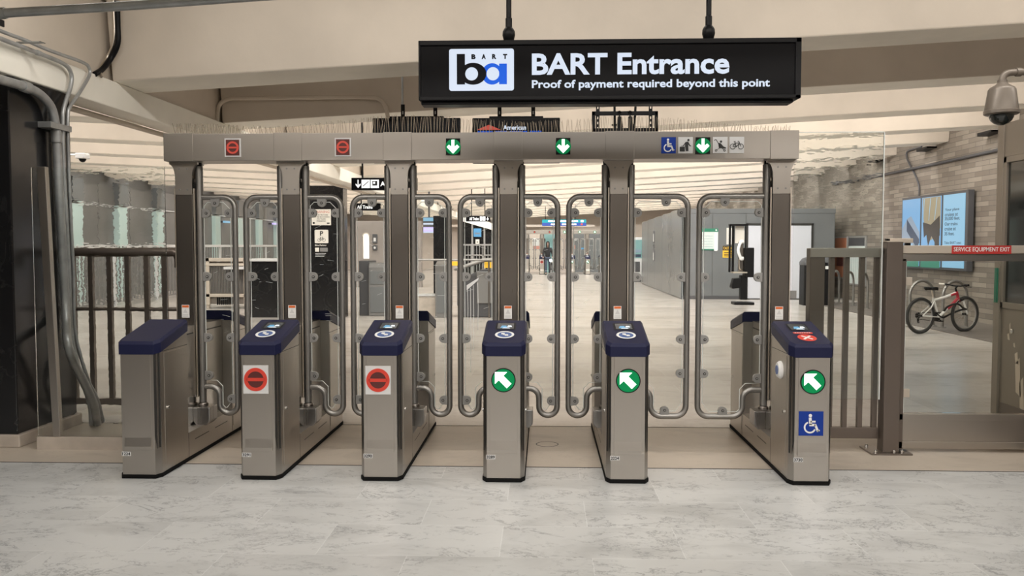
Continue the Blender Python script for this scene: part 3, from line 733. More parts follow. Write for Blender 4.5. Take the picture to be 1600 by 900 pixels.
for u in (795, 1107):
    q = at(u, 60, SY+.1); x = q.x-cx_; zt = beam_z(q.x)-sz0
    MB().lathe([(.016, SH), (.03, SH+.012), (.04, SH+.05), (.038, SH+.075), (.03, SH+.09), (.021, SH+.10), (.021, SH+.155), (.0165, SH+.16), (.0165, zt)], (x, .10, 0), 'black', 18).lathe([(.05, zt-.02), (.05, zt)], (x, .10, 0), 'black', 18).build('hanger_rod', sg, 40)

# ------------------------------------------------------------------ screens and the empty bracket hung behind the header
def hung_screen(u0, u1, v0, Y, h, rods, label, ad=False):
    a, b = at(u0, v0, Y), at(u1, v0, Y); x0, x1 = a.x, b.x; zt = a.z; c = (x0+x1)/2; w = (x1-x0)/2
    g = thing('overhead_screen', (c, Y, zt-h), label, 'screen', 'screens hung behind the gate header')
    MB().box(-w, w, 0, .07, 0, h, 'black').box(-w*.62, w*.62, .02, .12, h*.3, h+.022, 'black').build('housing', g, bevel=.008)
    MB().box(-w+.015, w-.015, -.003, .002, .015, h-.02, 'signblack').build('display', g)
    for u in rods:
        x = at(u, v0, Y).x-c; yb = .09
        zt2 = beam_z(x+c)+WEB-(zt-h) if False else beam_z(x+c)+WEB-(zt-h)
        r = MB().tube([(x-.008, yb, h), (x-.008, yb, zt2)], .012, 'galv', 8).box(x-.022, x+.022, yb-.022, yb-.012, h-.05, h+.16, 'black').box(x-.007, x+.007, yb-.024, yb-.011, h+.05, h+.085, 'galv')
        r.build('hanger', g)
    return g, c, zt-h
hung_screen(582, 719, 184.5, 9.65, .50, (628, 679), 'black overhead screen, dark and blank, under the left end of the BART sign')
g, c, zb = hung_screen(738, 875, 184.5, 9.65, .50, (780, 833), 'black overhead screen showing a red triangle and white lettering')
def hq(u, v): q = at(u, v, 9.65); return q.x-c, q.z-zb
t = MB(); t.plate([hq(745, 203), hq(783, 203), hq(776, 200), hq(764, 195), hq(752, 200)], -.006, -.003, 'ledred')
t.build('red_emblem', g); t = MB()
a, b = hq(786, 203), hq(822, 195.5); t.text('American', a[0], b[0], a[1], b[1], -.003, 'signwhite', .03, .002)
t.build('picture', g); t = MB()
a, b = hq(746, 207), hq(846, 204.2); t.text('........ ...... ......... ......', a[0], b[0], a[1], b[1], -.003, 'signblue', .03, .002)
t.build('picture', g)
BY = 9.5
a, b = at(925, 174, BY), at(1028, 207, BY); c = (a.x+b.x)/2; w = (b.x-a.x)/2; h = a.z-b.z+.10; z0 = b.z-.10
g = thing('screen_mount', (c, BY, z0), 'empty black screen mounting bracket hanging behind the header with no screen', 'bracket')
f_ = MB()
for za, zb in ((h-.045, h), (.10, .15), (.02, .05)): f_.box(-w, w, 0, .02, za, zb, 'black')
for x in (-w, w-.035): f_.box(x, x+.035, 0, .03, .0, h, 'black')
f_.build('frame', g, bevel=.003)
for x in (-w*.82, w*.78):
    s_ = MB().box(x-.02, x+.02, .02, .03, 0, beam_z(c)+WEB-z0, 'black')
    for k in range(16): s_.box(x-.006, x+.006, .018, .031, .03+k*.055, .055+k*.055, 'steel_pale')
    s_.build('strut', g)
for x, dx in ((-.10, -.012), (.10, .025)):
    s_ = MB().tube([(x, .05, 0), (x+dx, .06, .5), (x+dx*1.6, .07, beam_z(c)+WEB-z0)], .013, 'black', 8)
    for z in (.18, .4): s_.box(x-.04, x+.02, .04, .06, z, z+.02, 'black')
    s_.build('tilt_arm', g)
for x in (-.06, .055):
    MB().extr([(x-.02, .05), (x+.02, .05), (x+.035, .16), (x+.02, .27), (x-.02, .27)], 1, -.03, .03, 'black').tube([(x, 0, .26), (x, 0, .31)], .008, 'black', 6).lathe([(.022, .31), (.026, .325), (.01, .335)], (x, 0, 0), 'black', 10).build('tilt_hook', g)

# ------------------------------------------------------------------ conduits (each run is one pipe)
def conduit(name, pts, r, label, m='galv', group=None, k=6, couplings=()):
    P = smooth_path(pts, k)
    mb = MB().tube(P, r, m, 12)
    for i in couplings:
        a = Vector(pts[i]); j = min(range(len(P)), key=lambda q: (P[q]-a).length); d = (P[min(j+1, len(P)-1)]-P[max(0, j-1)]).normalized()
        mb.tube([a-d*r*1.3, a+d*r*1.3], r*1.25, m, 12)
    return tag(mb.build(name, None, 50), label, 'conduit', group)
cg = 'steel conduits on the left'
fat = [(-60, 106), (0, 124), (40, 136), (62, 147), (80, 168), (87, 196), (88, 214), (90, 250), (94, 320), (103, 480)]
P = [atx(u, v, -4.13) for u, v in fat]
e_ = [(106, 535, 7.05), (117, 568, 7.12), (133, 600, 7.25), (147, 632, 7.35)]
P += [at(*q) for q in e_]+[Vector((fl(152, 664).x, fl(152, 664).y, .01))]
pipe = conduit('conduit', P, .036, 'thickest grey pipe bending down the black granite column at left', couplings=(2, 6), group=cg)
P = [atx(u, v, -4.12) for u, v in ((-60, 34), (0, 60), (60, 83), (98, 99), (110, 112), (111, 132), (100, 168), (98, 190), (99, 250), (108, 420), (112, 520))]+[at(128, 590, 7.35), at(140, 632, 7.45), Vector((fl(143, 666).x, fl(143, 666).y, .01))]
conduit('conduit', P, .018, 'middle thin pipe that crosses the girder face and drops beside the thick pipe', couplings=(2,), group=cg)
P = [atx(u, v, -4.12) for u, v in ((-60, 22), (0, 48), (40, 63), (78, 79), (128, 97), (139, 106), (139, 119), (124, 145), (110, 166), (106, 182), (107, 250), (115, 430), (118, 520))]+[at(137, 590, 7.45), at(152, 622, 7.55), Vector((fl(154, 662).x+.02, fl(154, 662).y+.05, .01))]
conduit('conduit', P, .015, 'thin pipe with the sharp outward kink on the cream girder face, rightmost on the column', group=cg)
P = [at(-60, 27, 5.66), at(0, 21, 5.66), at(200, 9, 5.66), at(440, -8, 5.66)]; d = P[3]-P[1]; P += [P[3]+d*1.2, P[3]+d*(XR-.05-P[3].x)/d.x]
conduit('conduit', P, .030, 'grey pipe along the ceiling corner at the top left of the photo', couplings=(1,), group='conduits on the ceiling beams')
conduit('conduit', [at(183, 1, 8.12), at(184, 40, 8.16), at(184, 68, 8.18), at(174, 90, 8.2), at(160, 108, 8.1), at(148, 116, 7.95)], .026, 'dark flexible conduit curving down the first beam face onto the girder', 'black', 'conduits on the ceiling beams')
conduit('conduit', [at(177, 1, 8.12), at(178, 60, 8.16), at(168, 88, 8.2), at(157, 106, 8.1), at(158, 120, 8.0)], .013, 'bright slim pipe running beside the dark curved conduit on the first beam', 'steel_pale', 'conduits on the ceiling beams')
conduit('conduit', [at(340, 192, 11.1), at(340, 176, 11.1), at(344, 163, 11.1), at(356, 155, 11.1), at(380, 153.5, 11.1), at(480, 152.5, 11.1), at(575, 152, 11.1), at(594, 156, 11.1), at(602, 166, 11.1), at(606, 184, 11.1), at(607, 206, 11.1)], .026, 'looped conduit across the shaded beam face, dropping behind the blank screen', 'cream', 'conduits on the ceiling beams')
a, b = atx(100, 163, -4.44), atx(262, 215, -4.44)
conduit('conduit', [(-4.46, a.y-1, 2.90), (-4.46, b.y+14, 2.90)], .028, 'pale pipe under the back edge of the left girder', 'cream', 'conduits on the ceiling beams')
for (u0, v0, u1, v1, lb) in ((60, 66, 96, 77, 'dark steel channel bracket on the girder where two pipes cross'), (-6, 30, 11, 43, 'dark steel channel bracket on the girder at the left photo edge')):
    a, b = atx(u0, v0, -4.0), atx(u1, v1, -4.0)
    tag(MB().box(-4.18, -3.98, a.y, a.y+.05, b.z-.01, a.z, 'galv').box(-3.99, -3.975, a.y-.01, a.y+.06, b.z-.015, a.z+.005, 'black').build('channel_bracket', bevel=.003), lb, 'bracket', 'conduit brackets on the girder')
a = atx(82, 196, -4.13)
tag(MB().box(-4.2, -4.085, a.y-.10, a.y+.22, a.z-.03, a.z+.02, 'galv').build('pipe_clamp', bevel=.004), 'steel strap clamp holding the pipes to the black column', 'pipe clamp')
# small dome camera at the far left
a = at(129, 246, 12.2)
g = thing('dome_camera', (a.x, 12.2, a.z), 'small white dome camera on a thin arm at left, beyond the black column', 'camera')
MB().box(-.075, .075, -.07, .07, -.02, .06, 'white').build('body', g, bevel=.012)
MB().sphere((0, 0, -.02), .05, 'black', 14).build('dome', g, 60)
MB().tube([(0, 0, .04), (-.9, .2, .05), (-.95, .2, .06), (-.95, .2, beam_z(a.x-.95)-a.z+.0 if False else beam_z(a.x-.95)+WEB-.03-a.z)], .014, 'white', 8).build('arm', g)

# ------------------------------------------------------------------ left: glass screen and its channel, warm steel railing beyond
ya = 6.62
g = thing('glass_screen', (-3.45, ya, 0), 'tall rippled glass screen between the black column and the leftmost gate', 'glass screen', 'glass screens either side of the gates')
xl, xr = -4.0+3.45, GATE_X[0]-.15+3.45
MB().box(xl, xr, 0, .012, .10, 2.215, 'wavy').build('glass_pane', g)
ct, cb = at(66, 262, ya), at(90, 655, ya)
MB().rings([[(cb.x+3.45+dx, dy, .10) for dx, dy in ((-.03, -.02), (.03, -.02), (.03, .03), (-.03, .03))], [(ct.x+3.45+dx, dy, 2.22) for dx, dy in ((-.035, -.02), (.035, -.02), (.035, .03), (-.035, .03))]], 'steel').build('edge_channel', g, bevel=.004)
MB().box(xl, xr, -.02, .03, 0, .10, 'plinth').build('sill', g)
FY = 8.0
xa, xb = at(106, 390, FY).x, at(276, 390, FY).x
g = thing('steel_railing', ((xa+xb)/2, FY, 0), 'warm brushed steel railing with thick top tube behind the left glass screen', 'railing')
c = (xa+xb)/2; w = (xb-xa)/2+.02
MB().tube([(-w, 0, 1.545), (w-.05, 0, 1.545), (w-.015, 0, 1.525), (w, 0, 1.48), (w, 0, 1.40)], .042, 'steel_rail', 14).build('top_rail', g, 45)
zr = at(200, 483, FY).z
MB().tube([(-w, 0, zr), (w+.02, 0, zr), (w+.06, 0, zr-.03), (w+.07, 0, zr-.1)], .018, 'steel_rail', 10).build('middle_rail', g, 45)
MB().box(-w, w+.08, -.03, .03, .10, .16, 'steel_rail').build('bottom_rail', g, bevel=.004)
for u in (115, 143, 172, 200, 230, 258): 
    x = at(u, 440, FY).x-c; MB().box(x-.022, x+.022, -.02, .02, .13, 1.53, 'steel_rail').build('baluster', g)
x = w+.07; MB().box(x-.022, x+.022, -.02, .02, .0, zr-.05, 'steel_rail').build('end_post', g)
MB().box(-w, -w+.05, -.03, .03, 0, .12, 'steel_rail').build('end_post', g)

# ------------------------------------------------------------------ right: clear screen, short fence, gate post, glass service gate
g = thing('glass_screen', (2.4, 6.72, 0), 'tall clear glass screen with faint edge to the right of the rightmost gate', 'glass screen', 'glass screens either side of the gates')
xl, xr = GATE_X[5]+.12-2.4, at(1379.5, 300, 6.72).x-2.4
MB().box(xl, xr, 0, .010, 1.90, at(1300, 207, 6.72).z, 'wavy').build('glass_pane', g)
MB().box(xl, xr, 0, .010, .42, 1.90, 'glass').build('lower_pane', g)
MB().box(xr, xr+.008, -.001, .011, .42, at(1300, 207, 6.72).z, 'edge').box(xl, xr, 0, .011, at(1300, 207, 6.72).z, at(1300, 207, 6.72).z+.006, 'edge').build('bright_edge', g)
for z in (.40, 1.2): MB().box(xl-.03, xl+.03, -.012, .022, z, z+.06, 'clampm').build('pane_clamp', g)
RY = 6.80
def X(u): return at(u, 500, RY).x
def Z(v): return at(1350, v, RY).z
g = thing('fence_panel', (X(1310), RY, 0), 'short steel fence panel with four balusters between the rightmost gate and the square post', 'fence')
o_ = X(1310)
MB().box(X(1262)-o_, X(1285)-o_, -.04, .06, 0, Z(388), 'steel_rail').build('end_post', g, bevel=.004)
MB().box(X(1262)-o_, X(1374)-o_, -.045, -.03, Z(402), Z(387.5), 'steel').box(X(1264)-o_, X(1374)-o_, -.03, .02, Z(402)+.01, Z(388)-.005, 'steel_rail').build('top_rail', g, bevel=.003)
MB().box(X(1262)-o_, X(1374)-o_, -.03, .03, Z(684), Z(667), 'steel_rail').build('bottom_rail', g, bevel=.003)
for u in (1298, 1321, 1345, 1368): MB().box(X(u-3.7)-o_, X(u+3.7)-o_, -.02, .02, Z(670), Z(400), 'steel_rail').build('baluster', g)
g = thing('gate_post', (X(1387.5), RY-.05, 0), 'tall square dark steel post on a bolted base plate beside the service gate', 'post')
w = (X(1400)-X(1375))/2
MB().box(-w, w, -w, w, .012, Z(378), 'steel_rail').build('shaft', g, bevel=.005)
MB().box(-w-.004, w+.004, -w-.004, w+.004, Z(378), Z(376.5), 'bronze').build('cap', g)
bp = MB().box(-.16, .15, -.10, .16, 0, .014, 'steel_dark')
for x, y in ((-.12, -.07), (.08, -.07), (.02, -.07), (-.12, .12), (.12, .12)): bp.lathe([(.014, .014), (.014, .03), (.008, .036)], (x, y, 0), 'chrome', 8)
bp.build('base_plate', g)
x0, x1 = X(1400.5), 3.775; o_ = x0
g = thing('service_gate', (x0, RY, 0), 'glass service gate with red SERVICE EQUIPMENT EXIT strip on its top bar', 'gate')
E_ = x1-x0
MB().box(.012, X(1412)-o_, -.03, .03, Z(700), Z(404), 'steel_rail').build('stile', g, bevel=.003)
MB().box(.0, E_, -.045, .045, Z(396), Z(383.5), 'bronze').build('top_cap', g, bevel=.004)
MB().box(.012, E_, -.03, .03, Z(408), Z(396), 'steel').build('top_rail', g, bevel=.003)
MB().box(.012, E_, -.03, .03, Z(655), Z(645), 'steel').box(.012, E_, -.022, .022, Z(688), Z(655), 'steel').box(.012, E_, -.03, .03, Z(699), Z(688), 'steel').build('kick_panel', g, bevel=.003)
MB().box(X(1412)-o_+.012, E_, -.006, .006, Z(644), Z(409), 'glass').box(X(1412)-o_+.008, X(1412)-o_+.012, -.006, .006, Z(644), Z(409), 'edge').build('glass_pane', g)
for va, vb in ((433, 446), (607, 620)): MB().box(X(1410)-o_, X(1423)-o_, -.014, .014, Z(vb), Z(va), 'bronze').build('glass_clamp', g, bevel=.003)
s_ = MB().box(X(1480)-o_, X(1572)-o_, -.047, -.044, Z(396.5), Z(383.5), 'redsign').text('SERVICE EQUIPMENT EXIT', X(1483)-o_, X(1569.5)-o_, Z(394), Z(386), -.047, 'white', .012, .001)
tag(s_.build('exit_strip', g), 'red strip with white words SERVICE EQUIPMENT EXIT')
MB().box(X(1381)-o_, X(1420)-o_, -.05, -.01, Z(379.5), Z(372.5), 'bronze').box(X(1379)-o_, X(1384)-o_, -.052, -.008, Z(378), Z(373), 'black').box(X(1410)-o_, X(1417)-o_, -.04, 0, Z(384), Z(379.5), 'black').build('latch_arm', g, bevel=.003)
# station agent booth at the right edge
BX = 3.80
b0 = fl(1540, 690)
yb1, yb0 = 7.42, 3.6
g = thing('agent_booth', (BX, yb1, 0), 'bronze framed booth with dark window at the right photo edge, behind the service gate', 'booth')
Hb = 2.62
MB().box(.02, 2.0, yb0-yb1, -.0, .06, 1.09, 'booth').box(.015, .02, yb0-yb1, -.10, .12, .30, 'steel_rail').build('lower_panel', g, bevel=.004)
MB().box(.012, 2.0, yb0-yb1, .0, 0, .06, 'black').build('base', g)
MB().box(0, .07, -.075, .02, 0, Hb, 'booth').build('corner_post', g, bevel=.004)
MB().box(0.01, 2.0, yb0-yb1, 0, 2.34, Hb, 'booth').build('fascia', g, bevel=.004)
wf = MB().box(.005, .05, yb0-yb1, -.075, 1.09, 1.14, 'booth').box(.005, .05, yb0-yb1, -.075, 2.29, 2.34, 'booth').box(.005, .05, -.12, -.075, 1.09, 2.34, 'booth')
wf.build('window_frame', g, bevel=.003)
MB().box(.025, .035, yb0-yb1, -.12, 1.14, 2.29, 'darkglass').build('window_pane', g)
MB().box(.04, 2.0, -.02, 0, 1.09, 2.34, 'darkgrey').build('rear_wall', g)
w_ = MB()
for (y, z, a, b) in ((-.22, .93, .012, .05), (-.20, .86, .02, .03), (-.29, .80, .015, .02), (-.33, .70, .03, .05), (-.36, .55, .05, .16), (-.42, .42, .04, .14)):
    w_.add([(.0185, y-a, z-b), (.0185, y+a*.6, z-b*.8), (.0185, y+a, z+b*.6), (.0185, y-a*.3, z+b)], [(0, 1, 2, 3)], 'steel_pale')
tag(w_.build('worn_patches', g), 'pale worn patches in the paint')
lk = MB().lathe([(.02, 0), (.02, .012), (.01, .016)], (0, 0, 0), 'chrome', 14, 'x').xf(Matrix.Scale(-1, 4, (1, 0, 0))).build('lock', g, 40, loc=(.02, -.26, .91))
tag(MB().box(-.012, .0, -.05, -.01, 1.13, 1.42, 'grn').build('notice_plate', g), 'narrow dark green plate')
# big dome camera on a pipe arm
cy = 6.75; q = at(1565, 165, cy)
g = thing('dome_camera', (q.x, cy, q.z), 'large bronze dome camera on a bent pipe at the upper right', 'camera')
MB().lathe([(.035, .17), (.05, .155), (.085, .135), (.096, .118), (.118, -.035), (.124, -.04), (.124, -.062), (.112, -.07)], (0, 0, 0), 'camshell', 32).build('housing', g, 40)
MB().lathe([(.086, -.068), (.084, -.09), (.072, -.115), (.05, -.135), (.02, -.147), (.001, -.149)], (0, 0, 0), 'darkglass', 28).build('dome', g, 60)
pp = [(0, 0, .165), (0, 0, .195), (.012, 0, .225), (.04, 0, .243), (.10, 0, .25), (.30, 0, .255), (.42, 0, .255)]
MB().tube(smooth_path(pp), .026, 'camshell', 14).tube([(.10, 0, .25), (.135, 0, .251)], .033, 'camshell', 14).tube([(0, 0, .16), (0, 0, .19)], .034, 'camshell', 14).tube([(.42, 0, .255), (.42, 0, Hb-q.z)], .03, 'camshell', 14).build('pipe_arm', g, 40)
# ------------------------------------------------------------------ floor cover ring
q = fl(855, 694)
tag(MB().ring(0, 0, .083, .092, 0, .002, 'groove', n=40).xf(Matrix.Rotation(-PI/2, 4, 'X')).build('floor_cover', loc=(q.x, q.y, .0005)), 'round floor cover outlined by a dark ring between the fourth and fifth gate cabinets', 'floor cover')

# ------------------------------------------------------------------ brick wall on the right: advert screens, conduits, posters
ya, yb = atx(1520, 330, 9.0).y, atx(1418, 330, 9.0).y
zt, zb_ = 2.74, 1.10
W = yb-ya
ad = thing('advert_display', (9.03, (ya+yb)/2, zb_), 'wide three-panel lit advert display mounted on the brick wall above the bicycle', 'display')
def A(t): return -W/2+t*W          # t = 0 at the far left of the picture, 1 at the near right
def side(mb, t0, t1, z0, z1, x, m, dx=.004):
    """a flat piece on the display face, t from left to right as seen from the concourse"""
    return mb.box(x-dx, x, W/2-t1*W, W/2-t0*W, z0, z1, m)
HH = zt-zb_
MB().box(-.16, -.03, -W/2-.06, W/2+.02, -.04, HH+.04, 'darkgrey').box(-.03, .0, -W/3, W/3, .2, HH-.2, 'black').build('housing', ad, bevel=.01)
M['sky1'] = mat('advert_sky', (.02, .02, .02), .3, emit=.62, ecol=(.26, .58, .95)); M['sky2'] = mat('advert_pale_blue', (.02, .02, .02), .3, emit=.66, ecol=(.36, .70, .95)); M['adnavy'] = mat('advert_navy', (.02, .02, .02), .3, emit=.25, ecol=(.10, .18, .32))
M['adsteel'] = mat('advert_train_grey', (.02, .02, .02), .3, emit=.6, ecol=(.40, .50, .62)); M['palm'] = mat('advert_palm', (.02, .02, .02), .3, emit=.6, ecol=(.50, .42, .26)); M['palmdark'] = mat('advert_palm_dark', (.02, .02, .02), .3, emit=.25, ecol=(.12, .09, .06))
M['adgreen'] = mat('advert_green', (.02, .02, .02), .3, emit=.4, ecol=(.08, .5, .32)); M['adtext'] = mat('advert_text', (.02, .02, .02), .4, emit=.1, ecol=(.05, .12, .25))
def facepoly(mb, pts, x, m, t0, t1, dx=.003):
    """pts in 0..1 panel coordinates"""
    Pn = [((t0+(t1-t0)*p[0]), p[1]*HH) for p in pts]
    P = [(W/2-t*W, z) for t, z in Pn]
    n = len(P); mb.add([(x, y, z) for y, z in P], [tuple(range(n))], m)
panels = ((.015, .318), (.350, .650), (.682, .985))
for k, (t0, t1) in enumerate(panels):
    s_ = MB(); side(s_, t0, t1, .02, HH-.02, -.16, 'sky2' if k == 2 else 'sky1', .012)
    xf_ = -.1735
    if k == 0:
        facepoly(s_, [(.0, .55), (.3, .70), (1, .35), (1, .12), (0, .12)], xf_, 'adsteel', t0, t1)
        facepoly(s_, [(.28, .70), (.28, .52), (1, .22), (1, .42)], xf_-.001, 'adnavy', t0, t1)
        facepoly(s_, [(.28, .70), (.52, .74), (1, .50), (1, .40)], xf_-.0015, 'adsteel', t0, t1)
        for j in range(5): facepoly(s_, [(.02+.2*j, .14), (.10+.2*j, .14), (.24+.2*j, .34), (.18+.2*j, .34)], xf_-.002, 'adnavy' if j % 2 else 'sky2', t0, t1)
    if k == 1:
        facepoly(s_, [(.05, .98), (.98, .98), (1, .55), (.7, .42), (.5, .38), (.2, .55), (.08, .72)], xf_, 'palm', t0, t1)
        facepoly(s_, [(.08, .64), (.5, .60), (.95, .72), (.98, .45), (.75, .34), (.55, .44), (.38, .30), (.28, .46), (.15, .42)], xf_-.001, 'palmdark', t0, t1)
        facepoly(s_, [(.72, .5), (.95, .5), (.95, .12), (.72, .12)], xf_-.0012, 'palmdark', t0, t1)
        facepoly(s_, [(.0, .12), (.4, .12), (.0, .30)], xf_-.001, 'adsteel', t0, t1)
        for j in range(7): facepoly(s_, [(.12+.11*j, .97), (.15+.11*j, .97), (.10+.10*j, .66), (.08+.10*j, .66)], xf_-.002, 'sky2' if j % 3 == 0 else 'palm', t0, t1)
    if k < 2: facepoly(s_, [(0, .0), (1, .0), (1, .12), (0, .12)], xf_-.002, 'adgreen', t0, t1)
    so = s_.build('screen', ad)
    if k == 2:
        lines = (('Your plane', .76, .66), ('cruises at', .70, .60), ('35,000 feet.', .64, .70), ('Our trains', .575, .60), ('cruise at', .51, .52), ('35 feet.', .445, .46), ('Take BART next', .33, .78), ('time you fly OAK', .275, .86))
        for s__, z, wd in lines:
            big = z > .4
            tw = (t1-t0)*W*wd; tb = MB().text(s__, 0, tw, 0, (.075 if big else .055) if ',' not in s__ else .085, 0, 'adtext', .008 if big else .0, .001)
            y_left = W/2-(t0+(t1-t0)*.10)*W
            # lettering runs left to right for a viewer in the concourse, that is towards -Y
            tb.v = [(-.1745+p[1], y_left-p[0], z*HH+p[2]) for p in tb.v]
            tb.build('text_line', so)
def wallpipe(name, pts, r, label, m='darkgrey'):
    return tag(MB().tube(smooth_path(pts, 4), r, m, 8).build(name, None, 50), label, 'conduit', 'conduits on the brick wall')
wallpipe('conduit', [atx(u, v, 9.01) for u, v in ((1436, 306), (1436, 292), (1431, 276), (1418, 250), (1417, 238), (1424, 234), (1440, 229))], .022, 'thin dark conduit rising from the advert display up the brick wall')
wallpipe('conduit', [atx(u, v, 9.0) for u, v in ((1300, 288), (1380, 273), (1470, 254), (1565, 233))], .035, 'long dark pipe running the length of the brick wall above the advert display')
for (u, v, lb) in ((1452, 232, 'black wedge light fitting near the bent conduit on the brick wall'), (1552, 207, 'black wedge light fitting high on the wall beside the agent booth'), (1372, 252, 'black wedge light fitting on the wall behind the clear glass screen')):
    q = atx(u, v, 9.0)
    tag(MB().extr([(q.y-.28, q.z+.02), (q.y+.28, q.z+.02), (q.y+.28, q.z-.05), (q.y-.28, q.z-.02)], 0, 8.82, 9.05, 'black').build('wall_light'), lb, 'light fitting', 'wall light fittings on the brick wall')
def wallposter(u0, u1, z0, z1, m, label, name, extra=None):
    y0, y1 = atx(u1, 400, 9.0).y, atx(u0, 400, 9.0).y
    g = thing(name, (9.05, (y0+y1)/2, z0), label, 'poster', 'posters on the brick wall')
    w = (y1-y0)/2; h = z1-z0
    MB().box(-.05, 0, -w, w, 0, h, 'clampm').build('case', g, bevel=.006)
    s_ = MB().box(-.056, -.05, -w+.05, w-.05, .05, h-.05, m)
    if extra: extra(s_, w, h)
    s_.build('sheet', g); return g
def mapdraw(s_, w, h):
    s_.box(-.058, -.0555, -w+.05, w-.05, h*.80, h-.05, 'darkgrey')
    for k in range(6): s_.box(-.058, -.0565, -w*.7+k*w*.24, -w*.7+k*w*.24+.015, h*.12, h*.72, 'teal'); s_.box(-.058, -.0565, -w*.75, w*.75, h*(.15+.1*k), h*(.15+.1*k)+.012, 'palegrey')
wallposter(1325, 1352, .45, 1.88, 'map', 'pale station map in a frame with dark header, on the brick wall behind the fence', 'wall_map', mapdraw)
def orangedraw(s_, w, h):
    s_.box(-.058, -.0565, -w*.6, w*.6, h*.3, h*.5, 'maroon'); s_.box(-.058, -.0565, -w*.5, w*.5, h*.55, h*.6, 'tile_white')
M['adorange'] = mat('faded_orange_print', (.45, .17, .09), .5)
wallposter(1304, 1323, .60, 1.88, 'adorange', 'faded orange poster on the brick wall left of the station map', 'wall_poster', orangedraw)

# ------------------------------------------------------------------ bike racks and the parked bicycle
def rack(loc, rz, label):
    g = thing('bike_rack', loc, label, 'bike rack', 'inverted U bike racks along the brick wall', rz)
    p = [(-.28, 0, 0), (-.28, 0, .62)]+[(.28*math.cos(a), 0, .62+.28*math.sin(a)) for a in [PI-PI*k/12 for k in range(13)]]+[(.28, 0, .62), (.28, 0, 0)]
    MB().tube(p, .03, 'steel_tube', 12).build('hoop', g, 45)
    for x in (-.28, .28): MB().lathe([(.07, 0), (.07, .012), (.035, .02)], (x, 0, 0), 'steel_tube', 16).build('foot_plate', g, 40)
    return g
r0 = rack((8.0, 24.0, .012), .9, 'grey bike rack farthest along the wall, by the dark waste bin')
for (x, y, rz, lb) in ((8.0, 22.9, .9, 'second grey bike rack from the waste bin'), (8.0, 21.9, .9, 'third grey bike rack from the waste bin, in front of the station map'), (8.0, 20.6, .9, 'fourth grey bike rack from the waste bin, beside the square fence post'),
                       (7.45, 17.3, .3, 'grey bike rack behind the rear wheel of the parked bicycle'), (8.0, 17.1, .3, 'grey bike rack behind the frame of the parked bicycle')):
    c = copy_tree(r0); c.location = (x, y, .012); c.rotation_euler.z = rz; c['label'] = lb
